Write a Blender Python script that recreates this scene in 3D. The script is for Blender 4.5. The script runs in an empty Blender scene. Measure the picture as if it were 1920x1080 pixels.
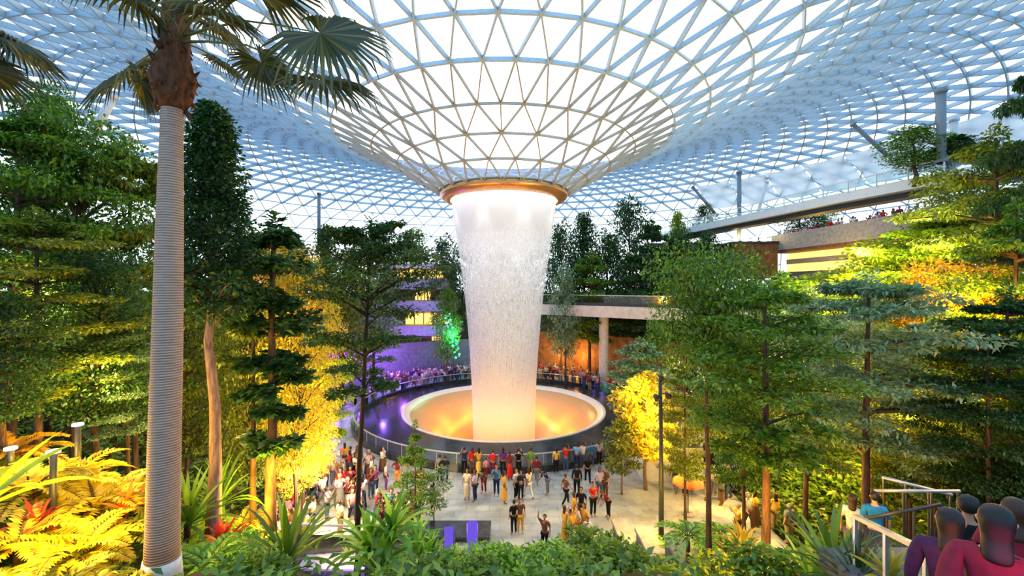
import bpy, math, random
import numpy as np
from mathutils import Vector, Matrix

PI = math.pi
SC = bpy.context.scene
COL = SC.collection
RNG = random.Random(7)
NP = np.random.default_rng(11)
F = 800.0            # focal length in pixels of the 1920 frame
CAMZ = 11.6          # eye height over the plaza
AX, AY = -0.75, 40.0  # axis of the falling water


def at(px, py, Y):
    """world point at depth Y that falls on a photo pixel"""
    return Vector(((px - 960) / F * Y, Y, CAMZ - (py - 540) / F * Y))


def lerp(a, b, t):
    return a + (b - a) * t


def clip(v, a, b):
    return a if v < a else b if v > b else v


# ------------------------------------------------------------------ materials
def nodes(name):
    m = bpy.data.materials.new(name)
    m.use_nodes = True
    nt = m.node_tree
    nt.nodes.clear()
    out = nt.nodes.new('ShaderNodeOutputMaterial')
    return m, nt, out


def N(nt, kind, **kw):
    n = nt.nodes.new(kind)
    for k, v in kw.items():
        if k in n.inputs:
            n.inputs[k].default_value = v
        else:
            setattr(n, k, v)
    return n


def ramp(nt, fac, stops):
    r = nt.nodes.new('ShaderNodeValToRGB')
    e = r.color_ramp.elements
    while len(e) < len(stops):
        e.new(0.5)
    for i, (p, c) in enumerate(stops):
        e[i].position = p
        e[i].color = (c[0], c[1], c[2], 1)
    nt.links.new(fac, r.inputs[0])
    return r.outputs[0]


def plain(name, col, rough=0.6, metal=0.0, noise=0.12, scale=6.0, spec=0.4, bump=0.0):
    m, nt, out = nodes(name)
    b = N(nt, 'ShaderNodeBsdfPrincipled')
    b.inputs['Roughness'].default_value = rough
    b.inputs['Metallic'].default_value = metal
    b.inputs['Specular IOR Level'].default_value = spec
    tc = N(nt, 'ShaderNodeTexCoord')
    nz = N(nt, 'ShaderNodeTexNoise', Scale=scale, Detail=4.0)
    nt.links.new(tc.outputs['Object'], nz.inputs['Vector'])
    lo = [max(0, c * (1 - noise * 2)) for c in col]
    hi = [min(1, c * (1 + noise * 2)) for c in col]
    nt.links.new(ramp(nt, nz.outputs['Fac'], [(0.3, lo), (0.7, hi)]), b.inputs['Base Color'])
    if bump:
        bp = N(nt, 'ShaderNodeBump', Strength=bump, Distance=0.05)
        nt.links.new(nz.outputs['Fac'], bp.inputs['Height'])
        nt.links.new(bp.outputs[0], b.inputs['Normal'])
    nt.links.new(b.outputs[0], out.inputs[0])
    return m


def leafmat(name, c0, c1, c2=None, trans=0.35, gloss=0.035):
    """foliage: colour differs leaf by leaf; thin leaves let light through"""
    m, nt, out = nodes(name)
    g = N(nt, 'ShaderNodeNewGeometry')
    stops = [(0.0, c0), (0.55, c1), (1.0, c2 or c1)]
    col = ramp(nt, g.outputs['Random Per Island'], stops)
    d = N(nt, 'ShaderNodeBsdfDiffuse')
    t = N(nt, 'ShaderNodeBsdfTranslucent')
    s = N(nt, 'ShaderNodeBsdfGlossy', Roughness=0.45)
    s.inputs['Color'].default_value = (0.9, 0.95, 1, 1)
    nt.links.new(col, d.inputs[0])
    nt.links.new(col, t.inputs[0])
    a = N(nt, 'ShaderNodeMixShader', Fac=trans)
    nt.links.new(d.outputs[0], a.inputs[1])
    nt.links.new(t.outputs[0], a.inputs[2])
    b = N(nt, 'ShaderNodeMixShader', Fac=gloss)
    nt.links.new(a.outputs[0], b.inputs[1])
    nt.links.new(s.outputs[0], b.inputs[2])
    nt.links.new(b.outputs[0], out.inputs[0])
    return m


def bark(name, c0, c1, ringscale=0.0):
    m, nt, out = nodes(name)
    b = N(nt, 'ShaderNodeBsdfPrincipled', Roughness=0.85)
    b.inputs['Specular IOR Level'].default_value = 0.15
    tc = N(nt, 'ShaderNodeTexCoord')
    nz = N(nt, 'ShaderNodeTexNoise', Scale=5.0, Detail=6.0)
    mp = N(nt, 'ShaderNodeMapping')
    mp.inputs['Scale'].default_value = (3, 3, 0.6) if not ringscale else (1, 1, 3)
    nt.links.new(tc.outputs['Object'], mp.inputs[0])
    nt.links.new(mp.outputs[0], nz.inputs['Vector'])
    h = nz.outputs['Fac']
    if ringscale:
        w = N(nt, 'ShaderNodeTexWave', bands_direction='Z', Scale=ringscale, Distortion=1.3, Detail=3.0)
        w.inputs['Detail Scale'].default_value = 1.2
        nt.links.new(tc.outputs['Object'], w.inputs['Vector'])
        mx = N(nt, 'ShaderNodeMath', operation='MULTIPLY_ADD')
        nt.links.new(w.outputs['Fac'], mx.inputs[0])
        mx.inputs[1].default_value = 0.55
        sc = N(nt, 'ShaderNodeMath', operation='MULTIPLY')
        nt.links.new(nz.outputs['Fac'], sc.inputs[0])
        sc.inputs[1].default_value = 0.55
        nt.links.new(sc.outputs[0], mx.inputs[2])
        h = mx.outputs[0]
    nt.links.new(ramp(nt, h, [(0.25, c0), (0.7, c1)]), b.inputs['Base Color'])
    bp = N(nt, 'ShaderNodeBump', Strength=0.6, Distance=0.03)
    nt.links.new(h, bp.inputs['Height'])
    nt.links.new(bp.outputs[0], b.inputs['Normal'])
    nt.links.new(b.outputs[0], out.inputs[0])
    return m


def glow(name, col, strength):
    m, nt, out = nodes(name)
    e = N(nt, 'ShaderNodeEmission', Strength=strength)
    e.inputs[0].default_value = (*col, 1)
    nt.links.new(e.outputs[0], out.inputs[0])
    return m


def glassmat(name, tint, gloss=0.06, haze=0.0, hazecol=(0.9, 0.95, 1)):
    m, nt, out = nodes(name)
    t = N(nt, 'ShaderNodeBsdfTransparent')
    t.inputs[0].default_value = (*tint, 1)
    g = N(nt, 'ShaderNodeBsdfGlossy', Roughness=0.08)
    a = N(nt, 'ShaderNodeMixShader', Fac=gloss)
    nt.links.new(t.outputs[0], a.inputs[1])
    nt.links.new(g.outputs[0], a.inputs[2])
    last = a
    if haze:
        d = N(nt, 'ShaderNodeBsdfTranslucent')
        d.inputs[0].default_value = (*hazecol, 1)
        d2 = N(nt, 'ShaderNodeBsdfDiffuse')
        d2.inputs[0].default_value = (*hazecol, 1)
        dm = N(nt, 'ShaderNodeMixShader', Fac=0.4)
        nt.links.new(d.outputs[0], dm.inputs[1])
        nt.links.new(d2.outputs[0], dm.inputs[2])
        c = N(nt, 'ShaderNodeMixShader', Fac=haze)
        nt.links.new(a.outputs[0], c.inputs[1])
        nt.links.new(dm.outputs[0], c.inputs[2])
        last = c
    nt.links.new(last.outputs[0], out.inputs[0])
    return m


M = {}
M['strut'] = plain('blue grey steel', (0.4, 0.52, 0.61), 0.45, 0.0, 0.05)
M['strut_warm'] = plain('pale bronze steel', (0.36, 0.34, 0.29), 0.45, 0.0, 0.05)
M['strut_white'] = plain('white steel', (0.55, 0.6, 0.62), 0.5, 0.0, 0.05)
M['roofglass'] = glassmat('blue roof glass', (0.86, 0.94, 1.0), 0.07, 0.06)
M['roofglass_in'] = glassmat('clear funnel glass', (0.97, 0.99, 1.0), 0.05, 0.05)
M['copper'] = plain('brushed copper', (0.72, 0.36, 0.14), 0.35, 0.75, 0.06)
M['black_stone'] = plain('wet black granite', (0.028, 0.03, 0.033), 0.16, 0.0, 0.3, 3.0, 0.5)
M['acrylic'] = plain('amber lit acrylic', (0.48, 0.31, 0.14), 0.3, 0.0, 0.02, 2.0, 0.4)  # gold glow of the pool lamps painted into the bowl's base colour
M['white_acrylic'] = plain('white acrylic', (0.72, 0.66, 0.58), 0.3, 0.0, 0.02, 2.0, 0.4)
M['clear_glass'] = glassmat('railing glass', (0.9, 0.96, 0.95), 0.1)
M['steel'] = plain('brushed steel', (0.62, 0.6, 0.58), 0.35, 0.6, 0.05)
M['dark_metal'] = plain('dark grey painted metal', (0.04, 0.045, 0.05), 0.45, 0.2, 0.1)
M['white_paint'] = plain('white painted steel', (0.72, 0.74, 0.74), 0.5, 0.0, 0.04)
M['grey_paint'] = plain('blue grey painted steel', (0.2, 0.25, 0.29), 0.5, 0.0, 0.04)
M['concrete'] = plain('pale concrete', (0.6, 0.58, 0.53), 0.75, 0.0, 0.06, 2.0)
M['grey_concrete'] = plain('grey concrete', (0.3, 0.3, 0.3), 0.8, 0.0, 0.12, 3.0)
M['dark_concrete'] = plain('dark concrete', (0.12, 0.12, 0.13), 0.8, 0.0, 0.15, 3.0)
M['brown_wall'] = plain('brown timber cladding', (0.16, 0.075, 0.03), 0.7, 0.0, 0.25, 1.5)
M['soil'] = plain('dark mossy soil', (0.05, 0.045, 0.02), 0.95, 0.0, 0.35, 2.5, 0.1, 0.5)
M['amber'] = glow('amber lit interior', (1.0, 0.55, 0.1), 1.5)
M['lampglow'] = glow('lamp glow', (1.0, 0.72, 0.3), 14.0)
M['lampwhite'] = glow('white lamp glow', (1.0, 0.95, 0.8), 6.0)
M['lampsoft'] = glow('soft lamp glow', (1.0, 0.95, 0.8), 1.3)
M['teal_glow'] = glow('teal led', (0.05, 0.9, 0.6), 2.0)
M['green_glow'] = glow('lime led', (0.45, 1.0, 0.05), 1.6)
M['purple_glow'] = glow('violet screen', (0.16, 0.09, 0.7), 0.5)
M['blind'] = leafmat('white roof fabric', (0.75, 0.77, 0.8), (0.78, 0.8, 0.82), (0.8, 0.8, 0.8), 0.6, 0.0)
M['skyblue'] = plain('pale blue wall', (0.5, 0.6, 0.68), 0.7)

G = {}
G['dark'] = leafmat('dark evergreen leaves', (0.012, 0.04, 0.01), (0.035, 0.1, 0.02), (0.08, 0.2, 0.03))
G['mid'] = leafmat('mid green leaves', (0.03, 0.09, 0.008), (0.1, 0.23, 0.015), (0.24, 0.4, 0.03))
G['olive'] = leafmat('olive green leaves', (0.05, 0.08, 0.008), (0.17, 0.23, 0.015), (0.36, 0.4, 0.03))
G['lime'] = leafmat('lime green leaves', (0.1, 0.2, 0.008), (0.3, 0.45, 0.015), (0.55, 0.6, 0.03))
G['yellow'] = leafmat('yellow and yellow lit leaves', (0.3, 0.26, 0.015), (0.52, 0.42, 0.02), (0.72, 0.55, 0.03))  # yellow floodlight put into the leaf colour; also used for truly yellow plants
G['orange'] = leafmat('amber lit leaves', (0.4, 0.18, 0.01), (0.62, 0.33, 0.015), (0.75, 0.45, 0.03))  # amber garden light painted into the leaves themselves
G['pale'] = leafmat('pale grey green leaves', (0.08, 0.18, 0.07), (0.2, 0.34, 0.16), (0.42, 0.55, 0.34))
G['bright'] = leafmat('fresh green leaves', (0.05, 0.17, 0.015), (0.17, 0.44, 0.03), (0.42, 0.68, 0.08))
G['palm'] = leafmat('fan palm leaves', (0.02, 0.035, 0.01), (0.06, 0.075, 0.015), (0.2, 0.16, 0.04), 0.3, 0.04)
G['red'] = leafmat('red cordyline leaves', (0.3, 0.02, 0.02), (0.5, 0.04, 0.03), (0.6, 0.12, 0.04))
G['rust'] = leafmat('orange bract leaves', (0.6, 0.1, 0.01), (0.75, 0.2, 0.01), (0.8, 0.3, 0.02))
M['bark'] = bark('brown bark', (0.035, 0.02, 0.012), (0.16, 0.095, 0.06))
M['bark_dark'] = bark('dark bark', (0.015, 0.01, 0.008), (0.06, 0.042, 0.03))
M['bark_pink'] = bark('pinkish bark', (0.12, 0.07, 0.05), (0.36, 0.24, 0.18))
M['palm_bark'] = bark('ringed palm bark', (0.3, 0.18, 0.12), (0.6, 0.4, 0.29), 7.5)
M['fibre'] = bark('brown palm fibre', (0.03, 0.012, 0.006), (0.2, 0.08, 0.035))
M['petiole'] = plain('palm leaf stalk', (0.12, 0.14, 0.04), 0.5)
M['wrap'] = plain('white trunk wrap', (0.75, 0.73, 0.7), 0.8, 0.0, 0.08, 8.0)


# ------------------------------------------------------------------ objects
def mesh_obj(name, verts, faces, mat, parent=None, smooth=False):
    me = bpy.data.meshes.new(name)
    me.from_pydata(verts, [], faces)
    if mat:
        for mm in (mat if isinstance(mat, (list, tuple)) else [mat]):
            me.materials.append(mm)
    if smooth:
        me.polygons.foreach_set('use_smooth', [True] * len(me.polygons))
    o = bpy.data.objects.new(name, me)
    COL.objects.link(o)
    if parent:
        o.parent = parent
    return o


def tag(o, label, cat, group=None, kind=None):
    o['label'] = label
    o['category'] = cat
    if group:
        o['group'] = group
    if kind:
        o['kind'] = kind
    return o


def empty(name, loc, label=None, cat=None, group=None, rz=0.0, sc=(1, 1, 1), kind=None):
    o = bpy.data.objects.new(name, None)
    o.empty_display_size = 0.2
    COL.objects.link(o)
    o.location = loc
    o.rotation_euler = (0, 0, rz)
    o.scale = sc
    if label:
        tag(o, label, cat, group, kind)
    return o


class MB:
    def __init__(s):
        s.v, s.f = [], []

    def add(s, vs, fs):
        k = len(s.v)
        s.v += [tuple(v) for v in vs]
        s.f += [tuple(i + k for i in f) for f in fs]
        return s

    def box(s, x0, x1, y0, y1, z0, z1):
        return s.add([(x0, y0, z0), (x1, y0, z0), (x1, y1, z0), (x0, y1, z0), (x0, y0, z1), (x1, y0, z1), (x1, y1, z1), (x0, y1, z1)],
                     [(0, 3, 2, 1), (4, 5, 6, 7), (0, 1, 5, 4), (1, 2, 6, 5), (2, 3, 7, 6), (3, 0, 4, 7)])

    def bar(s, a, b, w, d, up=(0, 0, 1)):
        """box beam from a to b, w wide, d deep along up"""
        a, b = Vector(a), Vector(b)
        t = (b - a).normalized()
        u = Vector(up)
        sd = t.cross(u)
        if sd.length < 1e-5:
            sd = t.cross(Vector((1, 0, 0)))
        sd.normalize()
        u = sd.cross(t).normalized()
        vs = []
        for p in (a, b):
            for i, j in ((-1, -1), (1, -1), (1, 1), (-1, 1)):
                vs.append(p + sd * (i * w / 2) + u * (j * d / 2))
        return s.add(vs, [(0, 1, 2, 3), (7, 6, 5, 4), (0, 4, 5, 1), (1, 5, 6, 2), (2, 6, 7, 3), (3, 7, 4, 0)])

    def tube(s, pts, rad, n=8, cap=True):
        pts = [Vector(p) for p in pts]
        if not isinstance(rad, (list, tuple)):
            rad = [rad] * len(pts)
        vs, fs = [], []
        prev = None
        for i, p in enumerate(pts):
            t = (pts[min(i + 1, len(pts) - 1)] - pts[max(i - 1, 0)]).normalized()
            r = prev if prev else (Vector((1, 0, 0)) if abs(t.x) < 0.9 else Vector((0, 1, 0)))
            u = (r - t * r.dot(t)).normalized()
            prev = u
            w = t.cross(u)
            for k in range(n):
                a = 2 * PI * k / n
                vs.append(p + (u * math.cos(a) + w * math.sin(a)) * rad[i])
        for i in range(len(pts) - 1):
            for k in range(n):
                k2 = (k + 1) % n
                fs.append((i * n + k, i * n + k2, (i + 1) * n + k2, (i + 1) * n + k))
        if cap:
            fs.append(tuple(range(n))[::-1])
            fs.append(tuple((len(pts) - 1) * n + k for k in range(n)))
        return s.add(vs, fs)

    def lathe(s, prof, n=64, c=(0, 0), a0=0.0, a1=2 * PI):
        full = abs(a1 - a0 - 2 * PI) < 1e-6
        m = n if full else n + 1
        vs, fs = [], []
        for (r, z) in prof:
            for k in range(m):
                a = a0 + (a1 - a0) * k / n
                vs.append((c[0] + r * math.cos(a), c[1] + r * math.sin(a), z))
        for i in range(len(prof) - 1):
            for k in range(n):
                k2 = (k + 1) % m
                fs.append((i * m + k, i * m + k2, (i + 1) * m + k2, (i + 1) * m + k))
        return s.add(vs, fs)

    def obj(s, name, mat, parent=None, smooth=False):
        return mesh_obj(name, s.v, s.f, mat, parent, smooth)

    def mesh(s, name, mat, smooth=False):
        me = bpy.data.meshes.new(name)
        me.from_pydata(s.v, [], s.f)
        me.materials.append(mat)
        if smooth:
            me.polygons.foreach_set('use_smooth', [True] * len(me.polygons))
        return me


class Leaves:
    """gathers diamond leaves as arrays"""
    def __init__(s):
        s.parts = []

    def add(s, P, D, Nn, L, W, droop=0.15, fold=0.12):
        P = np.asarray(P, float); D = np.asarray(D, float); Nn = np.asarray(Nn, float)
        n = len(P)
        L = np.broadcast_to(np.asarray(L, float), (n,))[:, None]
        W = np.broadcast_to(np.asarray(W, float), (n,))[:, None]
        D = D / (np.linalg.norm(D, axis=1, keepdims=True) + 1e-9)
        S = np.cross(D, Nn)
        S /= (np.linalg.norm(S, axis=1, keepdims=True) + 1e-9)
        U = np.cross(S, D)
        v = np.empty((n, 4, 3))
        v[:, 0] = P
        v[:, 1] = P + D * L * 0.48 + S * W * 0.5 + U * W * fold
        v[:, 2] = P + D * L - U * L * droop
        v[:, 3] = P + D * L * 0.48 - S * W * 0.5 + U * W * fold
        s.parts.append(v.reshape(-1, 3))

    def mesh(s, name, mat):
        v = np.concatenate(s.parts) if s.parts else np.zeros((0, 3))
        n = len(v) // 4
        me = bpy.data.meshes.new(name)
        me.vertices.add(n * 4)
        me.vertices.foreach_set('co', v.ravel().astype(np.float32))
        me.loops.add(n * 4)
        me.loops.foreach_set('vertex_index', np.arange(n * 4, dtype=np.int32))
        me.polygons.add(n)
        me.polygons.foreach_set('loop_start', np.arange(0, n * 4, 4, dtype=np.int32))
        me.materials.append(mat)
        me.update(calc_edges=True)
        return me

    def cluster(s, c, r, n, L, W, flat=0.5, out=0.6):
        """n leaves in an ellipsoid r about c, more of them towards its skin"""
        d = NP.normal(size=(n, 3))
        d /= np.linalg.norm(d, axis=1, keepdims=True)
        rad = NP.random(n) ** 0.45
        P = np.asarray(c) + d * rad[:, None] * np.asarray(r)
        az = NP.random(n) * 2 * PI
        D = np.stack([np.cos(az), np.sin(az), NP.normal(size=n) * 0.35 - 0.15], 1) * (1 - out * 0.5) + d * out
        Nn = np.stack([NP.normal(size=n) * (1 - flat), NP.normal(size=n) * (1 - flat), np.ones(n)], 1)
        k = 0.7 + NP.random(n) * 0.6
        s.add(P, D, Nn, L * k, W * k)


def thing(name, parts, label, cat, loc, rz=0.0, sc=(1, 1, 1), group=None):
    """an Empty at the thing's base with its part meshes (shared data) under it"""
    r = empty(name, loc, label, cat, group, rz, sc)
    for pn, me in parts:
        o = bpy.data.objects.new(pn, me)
        COL.objects.link(o)
        o.parent = r
    return r


# ------------------------------------------------------------------ camera, sky
cam = bpy.data.cameras.new('camera')
cam.lens = 36.0 * F / 1920
cam.sensor_width = 36
cam.clip_start = 0.05
cam.clip_end = 500
co = bpy.data.objects.new('camera', cam)
COL.objects.link(co)
co.location = (0, 0, CAMZ)
co.rotation_euler = (PI / 2, 0, 0)
SC.camera = co

w = bpy.data.worlds.new('sky')
SC.world = w
w.use_nodes = True
nt = w.node_tree
nt.nodes.clear()
wo = nt.nodes.new('ShaderNodeOutputWorld')
bg = nt.nodes.new('ShaderNodeBackground')
tc = nt.nodes.new('ShaderNodeTexCoord')
nz = N(nt, 'ShaderNodeTexNoise', Scale=2.2, Detail=5.0, Roughness=0.55)
nt.links.new(tc.outputs['Generated'], nz.inputs['Vector'])
dp = N(nt, 'ShaderNodeVectorMath', operation='DOT_PRODUCT')
gd = Vector((0.0, 0.88, 0.47)).normalized()
dp.inputs[1].default_value = gd
nt.links.new(tc.outputs['Generated'], dp.inputs[0])
ad = N(nt, 'ShaderNodeMath', operation='MULTIPLY_ADD')
nt.links.new(nz.outputs['Fac'], ad.inputs[0])
ad.inputs[1].default_value = 0.35
nt.links.new(dp.outputs['Value'], ad.inputs[2])
skycol = ramp(nt, ad.outputs[0], [(0.0, (0.3, 0.48, 0.72)), (0.55, (0.5, 0.68, 0.86)), (0.85, (0.82, 0.91, 0.98)), (1.0, (1.0, 1.0, 0.99))])
nt.links.new(skycol, bg.inputs[0])
bg.inputs[1].default_value = 1.25
nt.links.new(bg.outputs[0], wo.inputs[0])

vs = SC.view_settings
vs.view_transform = 'Standard'
vs.look = 'None'
vs.gamma = 1
vs.use_curve_mapping = False
vs.exposure = 1.1
SC.cycles.transparent_max_bounces = 24
SC.cycles.max_bounces = 6
SC.cycles.diffuse_bounces = 3
SC.cycles.glossy_bounces = 2
SC.cycles.transmission_bounces = 4
SC.cycles.sample_clamp_indirect = 6
SC.cycles.caustics_reflective = False
SC.cycles.caustics_refractive = False


def light(kind, loc, energy, col, size=0.3, rot=None, spot=None, blend=0.6, name='garden_light', target=None):
    l = bpy.data.lights.new(name, kind)
    l.energy = energy
    l.color = col
    if kind == 'AREA':
        l.shape = 'DISK'
        l.size = size
    else:
        l.shadow_soft_size = size
    if kind == 'SPOT':
        l.spot_size = spot or 1.2
        l.spot_blend = blend
    o = bpy.data.objects.new(name, l)
    COL.objects.link(o)
    o.location = loc
    if target is not None:
        o.rotation_euler = (Vector(target) - Vector(loc)).to_track_quat('-Z', 'Y').to_euler()
    elif rot:
        o.rotation_euler = rot
    return o


# ------------------------------------------------------------------ ground form
NEAR = [(18.6, 0.0), (14, 1.9), (10, 4.2), (7, 6.4), (5, 8.2), (3, 9.0)]


def gz(x, y):
    near = 0.0
    for (y0, z0), (y1, z1) in zip(NEAR, NEAR[1:]):
        if y >= y1:
            near = z0 + (z1 - z0) * (y - y0) / (y1 - y0) if y < y0 else z0
            break
    else:
        near = NEAR[-1][1]
    if x < -4.5:
        near += clip((-x - 4.5) * 0.45, 0, 3) * clip((17.5 - y) / 5, 0, 1) * clip((y - 5.5) / 3.5, 0, 1)
        near -= 1.0 * clip((7.5 - y) / 2, 0, 1)
    st = lerp(12.8, 18.0, clip((y - 28) / 12, 0, 1))
    xx = x + 0.5
    side = clip((abs(xx) - st) * (0.5 if x < 0 else 0.55), 0, 10.0)
    r = math.hypot(x - AX, y - AY)
    back = clip((r - 19) * 0.5, 0, 10.5) if y > AY else 0
    s = max(side, back)
    v = max(near, s) + 0.25 * min(near, s)
    if v < 0.02:
        v = -0.35 if r < 21 or y > 18.6 else -0.05
    return v
# ------------------------------------------------------------------ roof: glass gridshell with a funnel
PROF = [(5.75, 8.75), (7.7, 9.9), (9.7, 11.1), (11.8, 12.3), (14.9, 13.6), (17.5, 14.7), (20.3, 16.0), (24, 17.6), (28, 19), (32, 20.1),
        (36, 20.8), (40, 21.2), (44, 21.1), (48, 20.5), (52, 19.4), (56, 17.4), (60, 14.4), (64, 10.2), (67, 5), (69, -2), (70, -10)]


def prof_h(R):
    for (r0, h0), (r1, h1) in zip(PROF, PROF[1:]):
        if R <= r1:
            return h0 + (h1 - h0) * (R - r0) / (r1 - r0)
    return PROF[-1][1]


def prof_n(R):
    d = 1.2
    a = max(5.75, R - d); b = min(70, R + d)
    tr, tz = b - a, prof_h(b) - prof_h(a)
    l = math.hypot(tr, tz)
    return tz / l, -tr / l      # room side


ROWS = [(5.75, 24), (7.7, 24), (9.7, 24), (11.8, 48), (14.9, 48), (17.5, 48), (20.3, 48), (23.2, 48)]
R = 25.6
while R < 66:
    ROWS.append((R, 96))
    R += 2.15
ROWS += [(68.4, 96), (69.4, 96), (70, 96)]
nodes_r, OFF = [], []
for i, (R, n) in enumerate(ROWS):
    off = 0.0 if (i == 0 or ROWS[i - 1][1] != n) else 0.5 - OFF[-1]
    OFF.append(off)
    h = CAMZ + prof_h(R)
    nodes_r.append([(AX + R * math.sin(2 * PI * (k + off) / n), AY - R * math.cos(2 * PI * (k + off) / n), h) for k in range(n)])
roof = empty('ceiling', (AX, AY, 0), 'glass and steel dome roof dipping into a central funnel above the waterfall', 'glass roof', kind='structure')
roof.location = (0, 0, 0)
inner, mid, outer = MB(), MB(), MB()
gin, gout = MB(), MB()


def rnormal(p):
    dx, dy = p[0] - AX, p[1] - AY
    R = math.hypot(dx, dy)
    nr, nz_ = prof_n(R)
    return Vector((dx / R * nr, dy / R * nr, nz_))


def strut(a, b, R):
    a, b = Vector(a), Vector(b)
    nn = rnormal((a + b) / 2)
    if R < 13:
        tgt, w_, d_ = inner, 0.085, 0.22
    elif R < 26:
        tgt, w_, d_ = mid, 0.11, 0.34
    elif R < 57:
        tgt, w_, d_ = mid, 0.12, 0.48
    else:
        tgt, w_, d_ = outer, 0.11, 0.2
    tgt.bar(a + nn * d_ / 2, b + nn * d_ / 2, w_, d_, nn)


for i, (R, n) in enumerate(ROWS):
    row = nodes_r[i]
    for k in range(n):
        strut(row[k], row[(k + 1) % n], R)
    if i + 1 == len(ROWS):
        break
    R2, n2 = ROWS[i + 1]
    nx = nodes_r[i + 1]
    g = gin if R < 11.5 else gout
    o1, o2 = OFF[i], OFF[i + 1]
    if n2 == n:
        for k in range(n):
            ka, kb = (k - 1, k) if o2 > o1 else (k, k + 1)
            strut(row[k], nx[ka % n], R)
            strut(row[k], nx[kb % n], R)
            g.add([row[k], nx[ka % n], nx[kb % n]], [(0, 1, 2)])
            g.add([row[k], nx[kb % n], row[(k + 1) % n]], [(0, 1, 2)])
    else:
        # twice as many nodes on the outer row
        for j in range(n2):
            q = j / 2 - o1
            k0 = math.floor(q + 1e-6)
            half = abs(q - k0 - 0.5) < 0.1
            strut(nx[j], row[k0 % n], R)
            if half:
                strut(nx[j], row[(k0 + 1) % n], R)
                g.add([row[k0 % n], nx[j], row[(k0 + 1) % n]], [(0, 1, 2)])
                g.add([row[(k0 + 1) % n], nx[j], nx[(j + 1) % n2]], [(0, 1, 2)])
            else:
                g.add([row[k0 % n], nx[j], nx[(j + 1) % n2]], [(0, 1, 2)])
inner.obj('funnel_lattice', M['strut_warm'], roof)
mid.obj('dome_lattice', M['strut'], roof)
outer.obj('skirt_lattice', M['strut_white'], roof)
gin.obj('funnel_glazing', M['roofglass_in'], roof)
gout.obj('dome_glazing', M['roofglass'], roof)

# ------------------------------------------------------------------ oculus ring
zr = CAMZ + 8.75
ring = empty('oculus_ring', (AX, AY, zr), 'copper coloured ring around the round opening at the foot of the glass funnel', 'ring')
b = MB()
b.lathe([(5.85, 0.05), (5.95, -0.1), (5.9, -0.38), (5.55, -0.62), (5.05, -0.75), (4.95, -0.7), (5.0, -0.3), (5.2, 0.0), (5.85, 0.05)], 96)
b.obj('copper_rim', M['copper'], ring, True)
b = MB()
b.lathe([(5.88, 0.05), (5.98, 0.12), (5.88, 0.2), (5.7, 0.18), (5.75, 0.05)], 96)
b.obj('steel_edge', M['grey_paint'], ring, True)
b = MB()
b.lathe([(4.93, -0.62), (4.87, -0.72), (4.75, -0.72), (4.75, -0.6)], 96)
b.obj('light_strip', M['lampwhite'], ring, True)

# ------------------------------------------------------------------ falling water


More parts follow.
